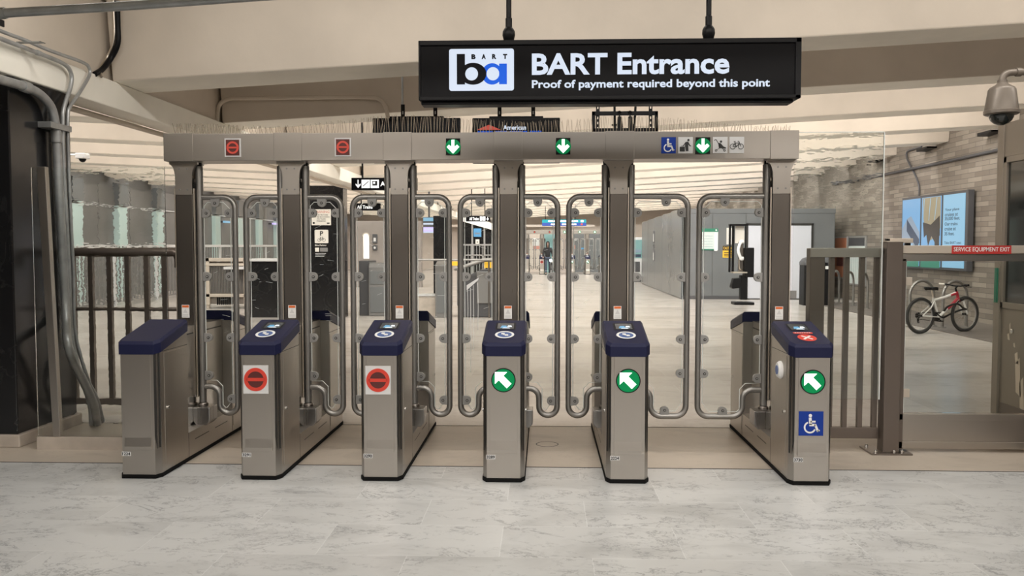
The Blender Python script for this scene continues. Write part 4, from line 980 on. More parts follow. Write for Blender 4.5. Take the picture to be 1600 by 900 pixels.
def bicycle(loc, rz, label, cat='bicycle', c1='bikewhite', c2='bikered', lamp=False):
    """wheelbase along +x, front wheel at +x"""
    g = thing('bicycle', loc, label, cat, None, rz)
    R, B = .335, 1.06
    rear, front = Vector((-B/2, 0, R)), Vector((B/2, 0, R))
    bb, seat, head0, head1 = Vector((-.10, 0, .30)), Vector((-.24, 0, .66)), Vector((.36, 0, .62)), Vector((.31, 0, .76))
    for nm, c in (('rear_wheel', rear), ('front_wheel', front)):
        w = MB(); n = 40
        w.tube([(c.x+(R-.028)*math.cos(2*PI*k/n), 0, c.z+(R-.028)*math.sin(2*PI*k/n)) for k in range(n)], .027, 'tyre', 8, True)
        w.tube([(c.x+(R-.062)*math.cos(2*PI*k/n), 0, c.z+(R-.062)*math.sin(2*PI*k/n)) for k in range(n)], .013, 'rimm', 6, True)
        for k in range(16):
            a = 2*PI*k/16; w.tube([(c.x, .02*(-1)**k, c.z), (c.x+(R-.066)*math.cos(a), 0, c.z+(R-.066)*math.sin(a))], .0018, 'rimm', 4)
        w.lathe([(.022, -.05), (.022, .05)], (c.x, 0, c.z), 'black', 12, 'y'); w.build(nm, g, 60)
    f = MB()
    f.tube([seat+Vector((0, 0, -.05)), Vector((-.16, 0, .62)), Vector((.05, 0, .66)), head1+Vector((-.02, 0, -.03))], [.022, .024, .026, .026], c1, 12)
    f.tube([bb, Vector((.10, 0, .44)), head0], [.026, .027, .028], c1, 12)
    f.tube([bb, seat], .018, c1, 10)
    for s in (-1, 1):
        f.tube([rear+Vector((0, s*.055, 0)), Vector((-.32, s*.04, .48)), seat+Vector((.02, s*.015, -.06))], .011, c1, 8)
        f.tube([rear+Vector((0, s*.055, 0)), bb+Vector((-.03, s*.035, 0))], .011, c1, 8)
    f.tube([head0+Vector((.012, 0, -.04)), head1], .028, c2, 12)
    f.tube([Vector((.10, 0, .44)), Vector((.24, 0, .54)), head0+Vector((.0, 0, .02))], [.0285, .029, .03], c2, 12)
    f.tube([Vector((.16, 0, .69)), head1+Vector((0, 0, -.03))], [.0275, .029], c2, 12)
    f.build('frame', g, 50)
    k_ = MB()
    for s in (-1, 1): k_.tube([front+Vector((0, s*.06, 0)), Vector((.42, s*.055, .60))], [.016, .019], c1, 10)
    k_.tube([Vector((.42, -.07, .60)), Vector((.42, .07, .60))], .02, 'black', 8).tube([head0+Vector((.02, 0, -.05)), Vector((.42, 0, .60))], .02, 'black', 8); k_.build('fork', g, 50)
    h = MB().tube([head1, Vector((.29, 0, .82)), Vector((.33, 0, .86))], .018, 'black', 10).tube([(.24, -.33, .89), (.29, -.20, .885), (.33, -.08, .86), (.33, .08, .86), (.29, .20, .885), (.24, .33, .89)], .013, 'black', 10)
    for s in (-1, 1): h.tube([(.24, s*.33, .89), (.265, s*.225, .887)], .018, 'tile_white' if s > 0 else 'black', 10).tube([(.28, s*.2, .875), (.33, s*.24, .85), (.33, s*.31, .85)], .006, 'black', 6)
    h.build('handlebar', g, 50)
    MB().tube([seat, Vector((-.275, 0, .80))], .014, 'steel_pale', 10).build('seat_post', g, 50)
    MB().rings([[(x+.0, y*wd, z+dz) for y, dz in ((-1, 0), (-.6, .025), (0, .018), (.6, .025), (1, 0), (.5, -.03), (-.5, -.03))] for x, wd, z in ((-.42, .03, .825), (-.40, .075, .83), (-.34, .08, .825), (-.26, .04, .822), (-.17, .022, .822), (-.13, .012, .815))], 'black').build('saddle', g, 60)
    d = MB().lathe([(.085, -.004), (.085, .004)], (bb.x, .045, bb.z), 'black', 24, 'y').tube([(bb.x, .06, bb.z), (bb.x+.14, .065, bb.z-.09)], .012, 'black', 8).tube([(bb.x, -.06, bb.z), (bb.x-.14, -.065, bb.z+.09)], .012, 'black', 8)
    d.box(bb.x+.10, bb.x+.19, .065, .15, bb.z-.10, bb.z-.08, 'black').box(bb.x-.19, bb.x-.10, -.15, -.065, bb.z+.08, bb.z+.10, 'black'); d.build('crankset', g, 50)
    n = 24; ch = MB().tube([(bb.x, .045, bb.z+.08), (rear.x, .05, rear.z+.05)], .006, 'black', 5).tube([(bb.x, .045, bb.z-.08), (rear.x, .05, rear.z-.07)], .006, 'black', 5).lathe([(.055, -.012), (.055, .012)], (rear.x, .055, rear.z), 'black', 20, 'y').tube([(rear.x, .06, rear.z-.05), (rear.x+.03, .07, rear.z-.14)], .018, 'black', 8)
    ch.build('chain_drive', g, 50)
    if lamp: MB().lathe([(.03, 0), (.075, .05), (.075, .07)], (.36, 0, .80), 'black', 16, 'x').lathe([(.07, .071), (.045, .082)], (.36, 0, .80), 'headlamp', 16, 'x').build('headlamp', g, 50)
    return g
q = fl(1472, 519.5)
bk = bicycle((q.x-.04, q.y-.1, 0), math.radians(22), 'red and white mountain bicycle parked at the racks below the advert display')
lk = [(.02, .0, .40), (.02, -.10, .50), (.10, -.22, .55), (.22, -.25, .47), (.34, -.2, .44), (.36, -.06, .42), (.22, .04, .34), (.08, .06, .28), (.0, .04, .32)]
tag(MB().tube(smooth_path(lk+[lk[0]], 5), .018, 'black', 8).build('bike_lock', bk, 60), 'black cable lock')

# ------------------------------------------------------------------ grey service kiosk on the right with its signs, payphone and bin
KY, KX0, KX1 = 26.0, 4.10, 8.62
k = thing('service_kiosk', ((KX0+KX1)/2, KY, 0), 'large grey painted enclosure with pale door, standing before the brick wall', 'kiosk')
c = -(KX0+KX1)/2
MB().box(KX0+c, KX1+c, 0, 10.4, 0, 2.58, 'kiosk').build('shell', k, bevel=.02)
for j in range(5): MB().box(KX0+c-.015, KX0+c+.10, .0+j*2.08, 2.06+j*2.08, .02, 2.74-.05*j if False else 2.70-.03*j, 'kiosk').build('side_panel', k, bevel=.01)
MB().box(KX0+c-.02, KX1+c+.01, -.015, .02, 2.56, 2.70, 'kiosk').build('top_trim', k, bevel=.008)
for u in (1113, 1165): MB().box(at(u, 400, KY).x-(-c)-.004, at(u, 400, KY).x+c+.004, -.004, .0, .05, 2.56, 'groove').build('panel_seam', k)
MB().box(KX0+c, KX1+c, -.012, 0, 0, .10, 'darkgrey').build('skirting', k)
def K(u, v): q = at(u, v, KY); return q.x+c, q.z
def krect(u0, u1, v0, v1): a, b = K(u0, v1), K(u1, v0); return a[0], b[0], a[1], b[1]
x0, x1, z0, z1 = krect(1167, 1268, 352, 463.5)
df = MB().box(x0-.05, x0, -.05, 0, 0, z1+.06, 'groove').box(x1, x1+.05, -.05, 0, 0, z1+.06, 'groove').box(x0-.05, x1+.05, -.05, 0, z1, z1+.06, 'groove').box(x0, x1, -.02, 0, 0, .03, 'groove'); df.build('door_frame', k)
MB().box(x0+.01, x1-.01, -.035, 0, .03, z1-.01, 'doorpaint').build('door', k, bevel=.005)
x0, x1, z0, z1 = krect(1089, 1122, 357, 391)
p = MB().box(x0, x1, -.02, 0, z0, z1, 'map').box(x0, x1, -.024, -.018, z1-.10, z1, 'grn').box(x0, x1-.12, -.024, -.018, z0, z0+.04, 'grn').box(x1-.11, x1-.02, -.024, -.018, z0-.02, z1-.12, 'white').box(x0+.06, x0+.3, -.023, -.018, z0+.12, z0+.16, 'palegrey')
p.plate([(x1-.09, z1-.05), (x1-.06, z1-.02), (x1-.03, z1-.05), (x1-.06, z1-.08)], -.026, -.02, 'white')
for j in range(5): p.box(x0+.05, x1-.16, -.0225, -.018, z0+.1+j*.08, z0+.108+j*.08, 'teal')
tag(p.build('map_board', k), 'pale map board with green header')
x0, x1, z0, z1 = krect(1135, 1163, 356, 382)
p = MB().box(x0, x0+.2, -.012, 0, z0, z1, 'tile_white').box(x0+.27, x1, -.012, 0, z0+.05, z1-.08, 'tile_white')
for j in range(6): p.box(x0+.02, x0+.17, -.014, -.011, z0+.06+j*.065, z0+.085+j*.065, 'palegrey'); p.box(x0+.3, x1-.03, -.014, -.011, z0+.1+j*.045, z0+.115+j*.045, 'palegrey')
p.build('notice_sheet', k)
x0, x1, z0, z1 = krect(1129, 1143.5, 384, 402.5)
p = MB().box(x0, x1+.05, -.012, 0, z0, z1, 'yellow').box(x0, x1+.05, -.014, -.011, z1-.14, z1, 'ink').text('CAUTION', x0+.02, x1+.03, z1-.115, z1-.03, -.014, 'yellow', .02, .001)
for j in range(3): p.box(x0+.04, x1+.01, -.014, -.011, z0+.04+j*.05, z0+.06+j*.05, 'ink')
tag(p.build('caution_sign', k), 'yellow and black CAUTION sign')
sd = MB()
for za, zb in ((1.70, 2.16), (1.50, 1.66), (1.02, 1.46)): sd.box(KX0+c-.03, KX0+c-.014, 6.2, 6.55, za, zb-.02, 'darkgrey').box(KX0+c-.032, KX0+c-.03, 6.25, 6.5, za+.05, zb-.12, 'palegrey')
tag(sd.build('side_sign', k), 'narrow dark vertical sign')
for dx, nm in ((.35, 0), (2.6, 1)):
    MB().box(dx+c+KX0+1.0-.15, dx+c+KX0+1.0+.15, .3, .5, 2.58, 2.70, 'black').build('roof_unit', k)
# payphone
PYY = 23.7; q0 = at(1160, 470, PYY)
g = thing('payphone', (q0.x, PYY, 0), 'black pedestal payphone with a white handset in front of the grey kiosk', 'payphone')
def Pq(u, v): q = at(u, v, PYY); return q.x-q0.x, q.z
def pbox(mb, u0, u1, v0, v1, y0, y1, m): a, b = Pq(u0, v1), Pq(u1, v0); return mb.box(a[0], b[0], y0, y1, max(0, a[1]), b[1], m)
b_ = MB(); a = Pq(1145, 470); bq = Pq(1176, 470); b_.box(a[0], bq[0], -.2, .25, 0, .07, 'black').build('base_plate', g, bevel=.01)
pbox(MB(), 1156, 1167, 430, 468, -.08, .12, 'black').build('pedestal', g, bevel=.01)
pbox(MB(), 1162, 1177, 387, 433, -.12, .16, 'black').build('back_box', g, bevel=.015)
hb = MB()
for u0, u1 in ((1138, 1141.8), (1144.5, 1149), (1165, 1167.5)): pbox(hb, u0, u1, 351, 425, -.05 if u0 < 1140 else .1, .0 if u0 < 1140 else .15, 'black')
pbox(hb, 1140, 1168, 350, 353, -.05, .15, 'black'); hb.build('hood_frame', g)
pbox(MB(), 1150, 1164, 353, 380, .10, .12, 'tile_white').build('instruction_card', g)
pbox(MB(), 1143, 1165, 424.5, 426.5, -.2, .15, 'steel_pale').build('shelf', g)
pbox(MB(), 1154, 1162, 378, 424, .02, .12, 'steel_dark').build('phone_body', g, bevel=.01)
h0 = Pq(1160, 378); h1 = Pq(1152.5, 391); h2 = Pq(1160, 404)
MB().tube(smooth_path([(h0[0], -.03, h0[1]), (h0[0]-.06, -.06, h0[1]-.02), (h1[0], -.08, h1[1]), (h2[0]-.06, -.06, h2[1]+.02), (h2[0], -.03, h2[1])], 5), [.055]*5+[.04]*11+[.055]*5, 'white', 12).build('handset', g, 60)
a = Pq(1154, 405); MB().tube(smooth_path([(a[0], -.05, a[1]), (a[0]+.02, -.06, a[1]-.25), (a[0]+.12, .0, a[1]-.3)], 5), .012, 'steel_pale', 6).build('cord', g, 60)
a, b = Pq(1141, 451), Pq(1157, 434)
MB().extr([(a[0], a[1]+.05), (a[0]+.04, a[1]), (b[0], a[1]+.03), (b[0], b[1]), (a[0]+.06, b[1]-.02)], 1, -.12, .12, 'black').build('directory_holder', g, bevel=.015)
q0 = at(1275, 460, 23.6)
g = thing('waste_bin', (q0.x, 23.6, 0), 'dark grey waste bin at the far end of the bike racks, beside the kiosk door', 'bin')
MB().extr(rrect(-.39, .39, -.28, .28, .08), 2, 0, 1.08, 'black').build('body', g, bevel=.01)
MB().rings([[(x*s, y*s, z) for x, y in rrect(-.40, .40, -.29, .29, .09)] for s, z in ((1, 1.08), (1, 1.16), (.82, 1.26), (.6, 1.29))], 'darkgrey').build('lid', g, 40)
MB().box(-.2, .2, -.31, -.275, 1.09, 1.15, 'black').box(.14, .22, -.32, -.30, .98, 1.06, 'white').build('opening', g)
# ticket machine beyond the kiosk
q0 = at(994, 420, 38)
g = thing('ticket_machine', (q0.x, 38, 0), 'teal ticket machine far back, left of the grey kiosk', 'ticket machine')
MB().box(-.30, .30, 0, .6, 0, 1.95, 'palegrey').build('cabinet', g, bevel=.02)
MB().box(-.26, .26, -.01, .0, 1.05, 1.85, 'teal').box(-.14, .2, -.015, -.01, 1.3, 1.42, 'adsteel').box(-.2, .2, -.015, -.01, 1.1, 1.22, 'adnavy').build('front_panel', g)
MB().box(-.2, .16, -.02, .0, .45, .9, 'darkgrey').box(-.22, .22, -.02, 0, .02, .25, 'darkgrey').build('ticket_tray', g)

# ------------------------------------------------------------------ hanging direction signs
def hang_sign(u0, u1, v0, v1, Y, label, rods, draw):
    a, b = at(u0, v1, Y), at(u1, v0, Y); c = (a.x+b.x)/2; w = (b.x-a.x)/2; h = b.z-a.z
    g = thing('direction_sign', (c, Y, a.z), label, 'sign', 'hanging direction signs')
    MB().box(-w, w, 0, .12, 0, h, 'signblack').build('case', g, bevel=.006)
    zt = beam_z(c)+WEB-a.z
    for x in rods: MB().tube([(x*w, .06, h), (x*w, .06, zt)], .014, 'black', 8).build('hanger_rod', g)
    t = MB(); ic = MB(); draw(t, w, h, ic); t.build('lettering', g)
    if ic.v: ic.build('pictograms', g)
    return g
def icons(t, xs, h, y=-.004):
    for k, x in enumerate(xs):
        s = h*.34; z = h/2
        if k == 0: t.plate([(x-s*.12, z+s), (x+s*.12, z+s), (x+s*.12, z-s*.3), (x+s*.6, z+.1*s), (x+s*.6, z-.25*s), (x, z-s), (x-s*.6, z-.25*s), (x-s*.6, z+.1*s), (x-s*.12, z-s*.3)], y, 0, 'signw2')
        else:
            t.plate([(x-s, z-s), (x+s, z-s), (x+s, z+s), (x-s, z+s)], y, 0, 'signw2')
            if k == 1: t.bar2(x-s*.7, z-s*.6, x+s*.7, z+s*.6, s*.18, y-.001, y, 'ink')
            else: t.plate([(x-s*.6, z-s*.4), (x+s*.6, z-s*.4), (x+s*.6, z+s*.7), (x-s*.6, z+s*.7)], y-.001, y, 'ink'); t.plate([(x-s*.4, z), (x+s*.1, z), (x+s*.1, z+s*.5), (x-s*.4, z+s*.5)], y-.002, y-.001, 'signw2')
M['signw2'] = mat('lit_small_sign_white', (.8, .8, .8), .4, emit=.6, ecol=(.85, .88, .9))
def d1(t, w, h, ic): icons(ic, (-w+.11*w*2*.95, -w+.22*w*2, -w+.36*w*2), h); t.text('All Trains', -w+.445*w*2, w*.70, h*.30, h*.70, 0, 'signw2', .02, .003)
hang_sign(549, 651, 277.5, 297, 13.0, 'black hanging sign with down arrow, two pictograms and All, between the second and third gates', (-.68,), d1)
def d2(t, w, h, ic): t.text('All Trains', -w*.9, w*.38, h*.25, h*.72, 0, 'signw2', .025, .003)
hang_sign(556, 594, 317.5, 329, 22.0, 'small black All Trains sign seen through the third gate aisle, lowest of the left signs', (-.6, .6), d2)
def d3(t, w, h, ic):
    t.text('All Trains', -w*.72, w*.05, h*.2, h*.75, 0, 'signw2', .03, .003)
    for x in (.25, .50): ic.plate([(w*(x-.1), h*.15), (w*(x+.1), h*.15), (w*(x+.1), h*.85), (w*(x-.1), h*.85)], -.004, 0, 'signw2')
    icons(ic, (w*.78,), h)
hang_sign(728, 766, 337, 346, 27.0, 'black All Trains sign with white pictograms, hung near the blue wall sign', (-.55, .55), d3)
M['exitgreen'] = mat('lit_sign_teal', (.0, .18, .22), .4, emit=.35, ecol=(.0, .35, .38)); M['exitblue'] = mat('lit_sign_navy', (.02, .05, .25), .4, emit=.2, ecol=(.03, .08, .45))
def d4(t, w, h, ic):
    t.plate([(-w, h*.5), (w, h*.5), (w, h), (-w, h)], -.004, 0, 'exitgreen'); t.plate([(-w, 0), (w, 0), (w, h*.5), (-w, h*.5)], -.004, 0, 'exitblue')
    for x0, x1 in ((-.72, -.4), (-.35, .1), (.15, .3), (.35, .62)): t.plate([(w*x0, h*.62), (w*x1, h*.62), (w*x1, h*.86), (w*x0, h*.86)], -.007, -.003, 'signw2'); 
    for x0, x1 in ((-.6, -.38), (-.1, .3), (.33, .55)): t.plate([(w*x0, h*.14), (w*x1, h*.14), (w*x1, h*.36), (w*x0, h*.36)], -.007, -.003, 'signw2')
    t.plate([(w*.75, h*.6), (w*.88, h*.6), (w*.88, h*.9), (w*.75, h*.9)], -.007, -.003, 'signw2'); t.disc(w*.8, h*.25, h*.16, -.007, -.003, 'ledred', 14)
hang_sign(847, 916, 343, 353, 42.0, 'wide teal and blue lit sign hung in front of the far fare gates', (-.85, -.35, .1, .5), d4)

# ------------------------------------------------------------------ left background
M['violet'] = mat('lit_row_violet', (.1, .1, .1), .4, emit=1.0, ecol=(.62, .50, .95))
g = thing('stair_railing', (-11.4, 27, 0), 'long railing of thin vertical bars along the far left wall', 'railing')
for s_ in range(10):
    y0 = -12+s_*2.5; m_ = MB()
    for j in range(12): yy = y0+.1+j*.2; m_.box(-.012, .012, yy-.024, yy+.024, .1, 1.55, 'wallgrey')
    m_.box(-.015, .015, y0, y0+2.5, .08, .13, 'wallgrey'); m_.build('bar_panel', g)
    MB().box(-.03, .03, y0-.03, y0+.03, 0, 1.56, 'palegrey').build('post', g)
MB().box(-.04, .04, -12, 13, 1.55, 1.63, 'palegrey').build('top_rail', g, bevel=.01)
for (u, v, du, lb, m_) in ((428, 349, 13, 'violet lit sign on the far left wall, beyond the second gate post', 'violet'), (352, 346, 9, 'thin blue lit strip on the far left wall, seen over the grille cabinet', 'sky2')):
    q = atx(u, v, -12.9); yb2 = atx(u+du, v, -12.9).y
    tag(MB().box(-13.0, -12.9, q.y, yb2, q.z-.05, q.z+.03, m_).box(-13.2, -13.0, q.y+.1, q.y+.2, q.z-.05, q.z+.03, 'darkgrey').build('lit_wall_sign'), lb, 'sign')
CY = 21.6
a, b = at(323, 478, CY), at(386, 403, CY); w = (b.x-a.x)/2; h = b.z; cx_ = (a.x+b.x)/2
g = thing('grille_cabinet', (cx_, CY, 0), 'beige framed cabinet with brown wire grille front, seen through the leftmost aisle', 'cabinet')
MB().box(-w+.05, w, .05, .6, .12, h-.05, 'grille').build('body', g)
fr = MB()
for x0, x1 in ((-w, -w+.09), (w-.09, w), (w*.45, w*.55)): fr.box(x0, x1, -.03, .06, .1, h, 'bronze')
fr.box(-w, w, -.03, .06, h-.09, h, 'bronze').box(-w, w, -.04, .06, h-.20, h-.14, 'bronze').box(-w, w, -.03, .06, .30, .38, 'bronze'); fr.build('frame', g, bevel=.005)
gm = MB()
for j in range(22): x = -w+.1+j*(2*w-.2)/22; gm.box(x, x+.012, .02, .05, .4, h-.2, 'wallgrey')
for j in range(10): x = -w*.5+j*w*.1; gm.box(x, x+.02, .0, .05, .10, .3, 'black')
gm.build('wire_front', g)
for x in (-w+.03, w-.03): MB().box(x-.03, x+.03, 0, .08, 0, .12, 'bronze').build('leg', g)
MB().box(w*.1, w*1.2, -.35, .02, h-.28, h-.22, 'palegrey').build('side_shelf', g)
# black granite parapet and sign column
a, b = at(388, 495, 19.0), at(480, 405, 19.0)
g = thing('granite_parapet', ((a.x+b.x)/2, 19.0, 0), 'low black granite parapet with pale coping left of the sign column', 'parapet')
w = (b.x-a.x)/2; MB().box(-w, w, 0, .9, 0, b.z-.05, 'granite').build('wall_block', g, bevel=.01); MB().box(-w-.02, w, -.03, .92, b.z-.05, b.z+.01, 'palegrey').build('coping', g, bevel=.008)
a, b = at(482, 495, 19.0), at(536, 300, 19.0)
g = thing('granite_column', ((a.x+b.x)/2, 18.98, 0), 'tall black granite column with warning and bicycle parking signs', 'column')
w = (b.x-a.x)/2; MB().box(-w, w, 0, .42, 0, 2.93, 'granite').build('shaft', g, bevel=.012)
c = (a.x+b.x)/2
def Q(u, v): q = at(u, v, 18.98); return q.x-c, q.z
def qr(u0, u1, v0, v1): p, r = Q(u0, v1), Q(u1, v0); return p[0], r[0], p[1], r[1]
x0, x1, z0, z1 = qr(487, 517, 327, 352)
p = MB().box(x0, x1, -.008, 0, z0, z1, 'tile_white').text('WARNING', x0+.03, x1-.03, z1-.085, z1-.03, -.008, 'warnred', .02, .001)
for j, (s__, wd) in enumerate((('YOUR PICTURE', .7), ('MAY BE RECORDED', .86), ('ON THESE', .46), ('PREMISES', .46))): m_ = (x0+x1)/2; hw = (x1-x0)*wd/2; p.text(s__, m_-hw, m_+hw, z1-.14-j*.045, z1-.112-j*.045, -.008, 'ink', .012, .001)
p.disc(x0+.05, z0+.05, .025, -.010, -.008, 'ink', 8).box(x1-.09, x1-.03, -.010, -.008, z0+.03, z0+.06, 'ink'); tag(p.build('warning_sign', g), 'pale WARNING notice')
x0, x1, z0, z1 = qr(492, 513, 359, 380)
p = MB().plate(rrect(x0, x1, z0, z1, .02), -.008, 0, 'tile_white').text('P', (x0+x1)/2-.035, (x0+x1)/2+.04, z0+.165, z1-.03, -.008, 'ink', .03, .001); pic_bike(p, (x0+x1)/2, z0+.09, .20, -.0095, -.008, 'ink'); tag(p.build('bicycle_parking_sign', g), 'pale square sign with P and a bicycle')
x0, x1, z0, z1 = qr(492.5, 512, 382, 402)
p = MB().text('Bike Parking', x0, x1-.03, z1-.045, z1, 0, 'tile_white', .02, .001).box(x0, x0+.09, -.004, 0, z1-.16, z1-.07, 'tile_white').box(x0+.11, x1, -.002, 0, z1-.16, z1-.07, 'wallgrey')
for j in range(3): p.box(x0, x1-.04-.02*j, -.003, 0, z1-.205-j*.03, z1-.195-j*.03, 'palegrey')
p.build('bicycle_parking_text', g)
# grey consoles right of the column and a brown wall with a bright niche behind
a, b = at(560, 492, 19.5), at(606, 411, 19.5); c = (a.x+b.x)/2; w = (b.x-a.x)/2; h = b.z
g = thing('equipment_cabinet', (c, 19.5, 0), 'grey double equipment cabinet just right of the black sign column', 'cabinet')
MB().box(-w, -w*.30, .10, .9, 0, h+.05, 'darkgrey').build('side_unit', g, bevel=.015); MB().extr([(-.0, 0), (.8, 0), (.8, h), (.06, h), (0, h-.10)], 0, -w*.30, w, 'wallgrey').build('main_unit', g, bevel=.015)
MB().box(-w*.2, w*.9, -.012, 0, .08, h*.55, 'kiosk').box(-w*.2, w*.9, -.012, 0, h*.6, h*.85, 'kiosk').build('door', g, bevel=.006)
PYW = 33.0
M['brownwall'] = mat('brown_grey_wall', (.26, .23, .21), .5, var=.08)
a, b = at(552, 440, PYW), at(658, 345, PYW)
o = MB().box(a.x, b.x, PYW, PYW+.3, 0, b.z, 'brownwall').build('wall_partition'); struct(o)
def wall_bit(name, u0, u1, v0, v1, m, label, cat, Y=PYW, dep=.06, inner=None):
    a, b = at(u0, v1, Y-dep), at(u1, v0, Y-dep); c = (a.x+b.x)/2; w = (b.x-a.x)/2
    mb = MB().plate(rrect(-w, w, 0, b.z-a.z, min(w, (b.z-a.z)/2)*.3), 0, dep, m)
    if inner: inner(mb, w, b.z-a.z)
    return tag(mb.build(name, loc=(c, Y-dep, a.z)), label, cat)
M['niche'] = mat('lit_niche', (.8, .75, .65), .3, emit=1.3, ecol=(1, .92, .80))  # arched plate given its own emission
a, b = at(568, 404, PYW-.05), at(576, 365, PYW-.05); w = (b.x-a.x)/2
tag(MB().plate(arc(0, b.z-a.z-w, w, 0, 180, 10)+[(-w, 0), (w, 0)], 0, .05, 'niche').ring(0, b.z-a.z-w, w, w+.04, -.02, .05, 'bronze', 0, PI, 12).build('lit_niche', loc=((a.x+b.x)/2, PYW-.05, a.z)), 'bright arched panel on the brown wall beyond the equipment cabinet', 'lit panel')
wall_bit('picture_frame', 582, 589, 366, 380, 'darkgrey', 'upper dark frame beside the bright arched panel', 'frame', inner=lambda m_, w, h: m_.box(-w*.5, w*.5, -.004, 0, h*.2, h*.6, 'palegrey'))
wall_bit('picture_frame', 582, 589, 383, 391, 'darkgrey', 'lower dark frame beside the bright arched panel', 'frame', inner=lambda m_, w, h: m_.disc(0, h*.5, w*.5, -.004, 0, 'palegrey', 14))
# stair opening: low wall, pillar, parapet with sloping handrail
a, b = at(650, 497, 19.3), at(681, 461, 19.3)
g = thing('low_wall', ((a.x+b.x)/2, 19.3, 0), 'low beige wall at the stair opening, right of the third gate post', 'wall')
w = (b.x-a.x)/2; MB().box(-w, w, 0, .25, 0, b.z-.03, 'plinth').build('wall_block', g, bevel=.01); MB().box(-w-.01, w+.01, -.02, .27, b.z-.03, b.z+.02, 'palegrey').build('coping', g, bevel=.006)
a, b = at(680, 492, 19.1), at(703, 411, 19.1)
g = thing('steel_pillar', ((a.x+b.x)/2, 19.1, 0), 'grey steel pillar box at the stair opening with a pale sloped top', 'pillar')
w = (b.x-a.x)/2; MB().extr([(0, 0), (.35, 0), (.35, b.z+.04), (0, b.z-.04)], 0, -w, w, 'wallgrey').build('body', g, bevel=.012); MB().box(-w+.03, w-.03, -.006, 0, .1, b.z-.25, 'kiosk').build('door', g, bevel=.004)
a, b = at(720, 495, 19.2), at(782, 418, 19.2)
g = thing('stair_parapet', ((a.x+b.x)/2, 19.2, 0), 'dark grey stair parapet with sloping handrail and yellow plate, left of the fourth gate post', 'parapet')
c = (a.x+b.x)/2; w = (b.x-a.x)/2
def Sx(u, v): q = at(u, v, 19.2); return q.x-c, q.z
P0 = [Sx(720, 495), Sx(782, 495), Sx(782, 421), Sx(752, 421), Sx(720, 436)]
MB().extr([(p[0], max(0, p[1])) for p in P0], 1, 0, .4, 'darkgrey').build('body', g, bevel=.01)
p, r = Sx(745, 474), Sx(780, 424); MB().box(p[0], r[0], -.03, 0, p[1], r[1], 'wallgrey').build('access_panel', g, bevel=.01)
p, r = Sx(716, 420), Sx(755, 406.5); MB().tube([(p[0]-.1, .15, p[1]), (p[0], .15, p[1]), (r[0], .15, r[1]), (r[0]+.45, .15, r[1]+.01)], .045, 'railgrey', 10).build('handrail', g, 50)
p, r = Sx(722, 436), Sx(750, 412); MB().plate([(p[0], p[1]), (r[0], p[1]+.1), (r[0], r[1]), (p[0], p[1]+.22)], .13, .145, 'glass', 'edge').build('glass_balustrade', g)
p, r = Sx(757, 418.5), Sx(773, 409.5); tag(MB().box(p[0], r[0], -.02, .06, p[1], r[1], 'yellow').build('warning_plate', g), 'yellow plate')
for x0, x1 in ((724, 753), (754, 773)):
    p, r = Sx(x0, 406), Sx(x1, 399); MB().tube([(p[0], .3, p[1]-.1), (p[0], .3, r[1]-.03), (p[0]+.03, .3, r[1]), (r[0]-.03, .3, r[1]), (r[0], .3, r[1]-.03), (r[0], .3, p[1]-.1)], .016, 'railgrey', 8).build('hoop_rail', g, 50)
p, r = at(648, 406, 19.0), at(766, 405, 19.0)
g = thing('guard_rail', ((p.x+r.x)/2, 19.0, 0), 'thin straight steel guard rail in front of the stair opening', 'railing')
w = (r.x-p.x)/2; MB().tube([(-w, 0, p.z), (w, 0, p.z)], .024, 'railgrey', 10).build('rail', g, 50)
for x in (-w+.02, -.05, w-.03): MB().tube([(x, 0, 0), (x, 0, p.z)], .018, 'steel_dark', 8).build('post', g)
p, r = at(703, 415, 23), at(717, 408.5, 23)
g = thing('barrier_board', ((p.x+r.x)/2, 23, 0), 'small orange-yellow barrier board seen between the paddles of the third aisle', 'barrier')
w = (r.x-p.x)/2; MB().box(-w, w, 0, .05, p.z, r.z, 'yellow').build('board', g)
for x in (-w+.03, w-.05): MB().box(x, x+.03, .01, .04, 0, p.z, 'darkgrey').build('leg', g)
# departure display and the dark column in front of it
a, b = at(661, 364, 27.5), at(679, 339, 27.5); c = (a.x+b.x)/2; w = (b.x-a.x)/2; h = b.z-a.z
g = thing('departure_display', (c, 27.5, a.z), 'lit departure display with blue and violet rows, left of the dark column', 'display')
MB().box(-w, w, 0, .15, 0, h, 'darkgrey').build('housing', g, bevel=.01)
t = MB().box(-w*.95, w*.95, -.01, 0, h*.74, h*.96, 'sky2').box(-w*.95, w*.95, -.01, 0, h*.52, h*.62, 'signwhite').box(-w*.95, w*.95, -.01, 0, .02, h*.36, 'violet').box(-w*.95, w*.95, -.01, 0, .0, .05, 'signwhite')
for j in range(4): t.box(-w*.8+j*.11, -w*.8+j*.11+.07, -.012, -.009, h*.2, h*.28, 'signwhite')
t.build('rows', g); MB().tube([(0, .08, h), (0, .08, beam_z(c)+WEB-a.z)], .03, 'darkgrey', 8).build('hanger', g)
a, b = at(677.5, 470, 24), at(699, 338, 24)
g = thing('granite_column', ((a.x+b.x)/2, 24, 0), 'dark granite column standing behind the stair opening, in the third aisle', 'column')
MB().box(-(b.x-a.x)/2, (b.x-a.x)/2, 0, .8, 0, 2.43, 'granite').build('shaft', g, bevel=.012)
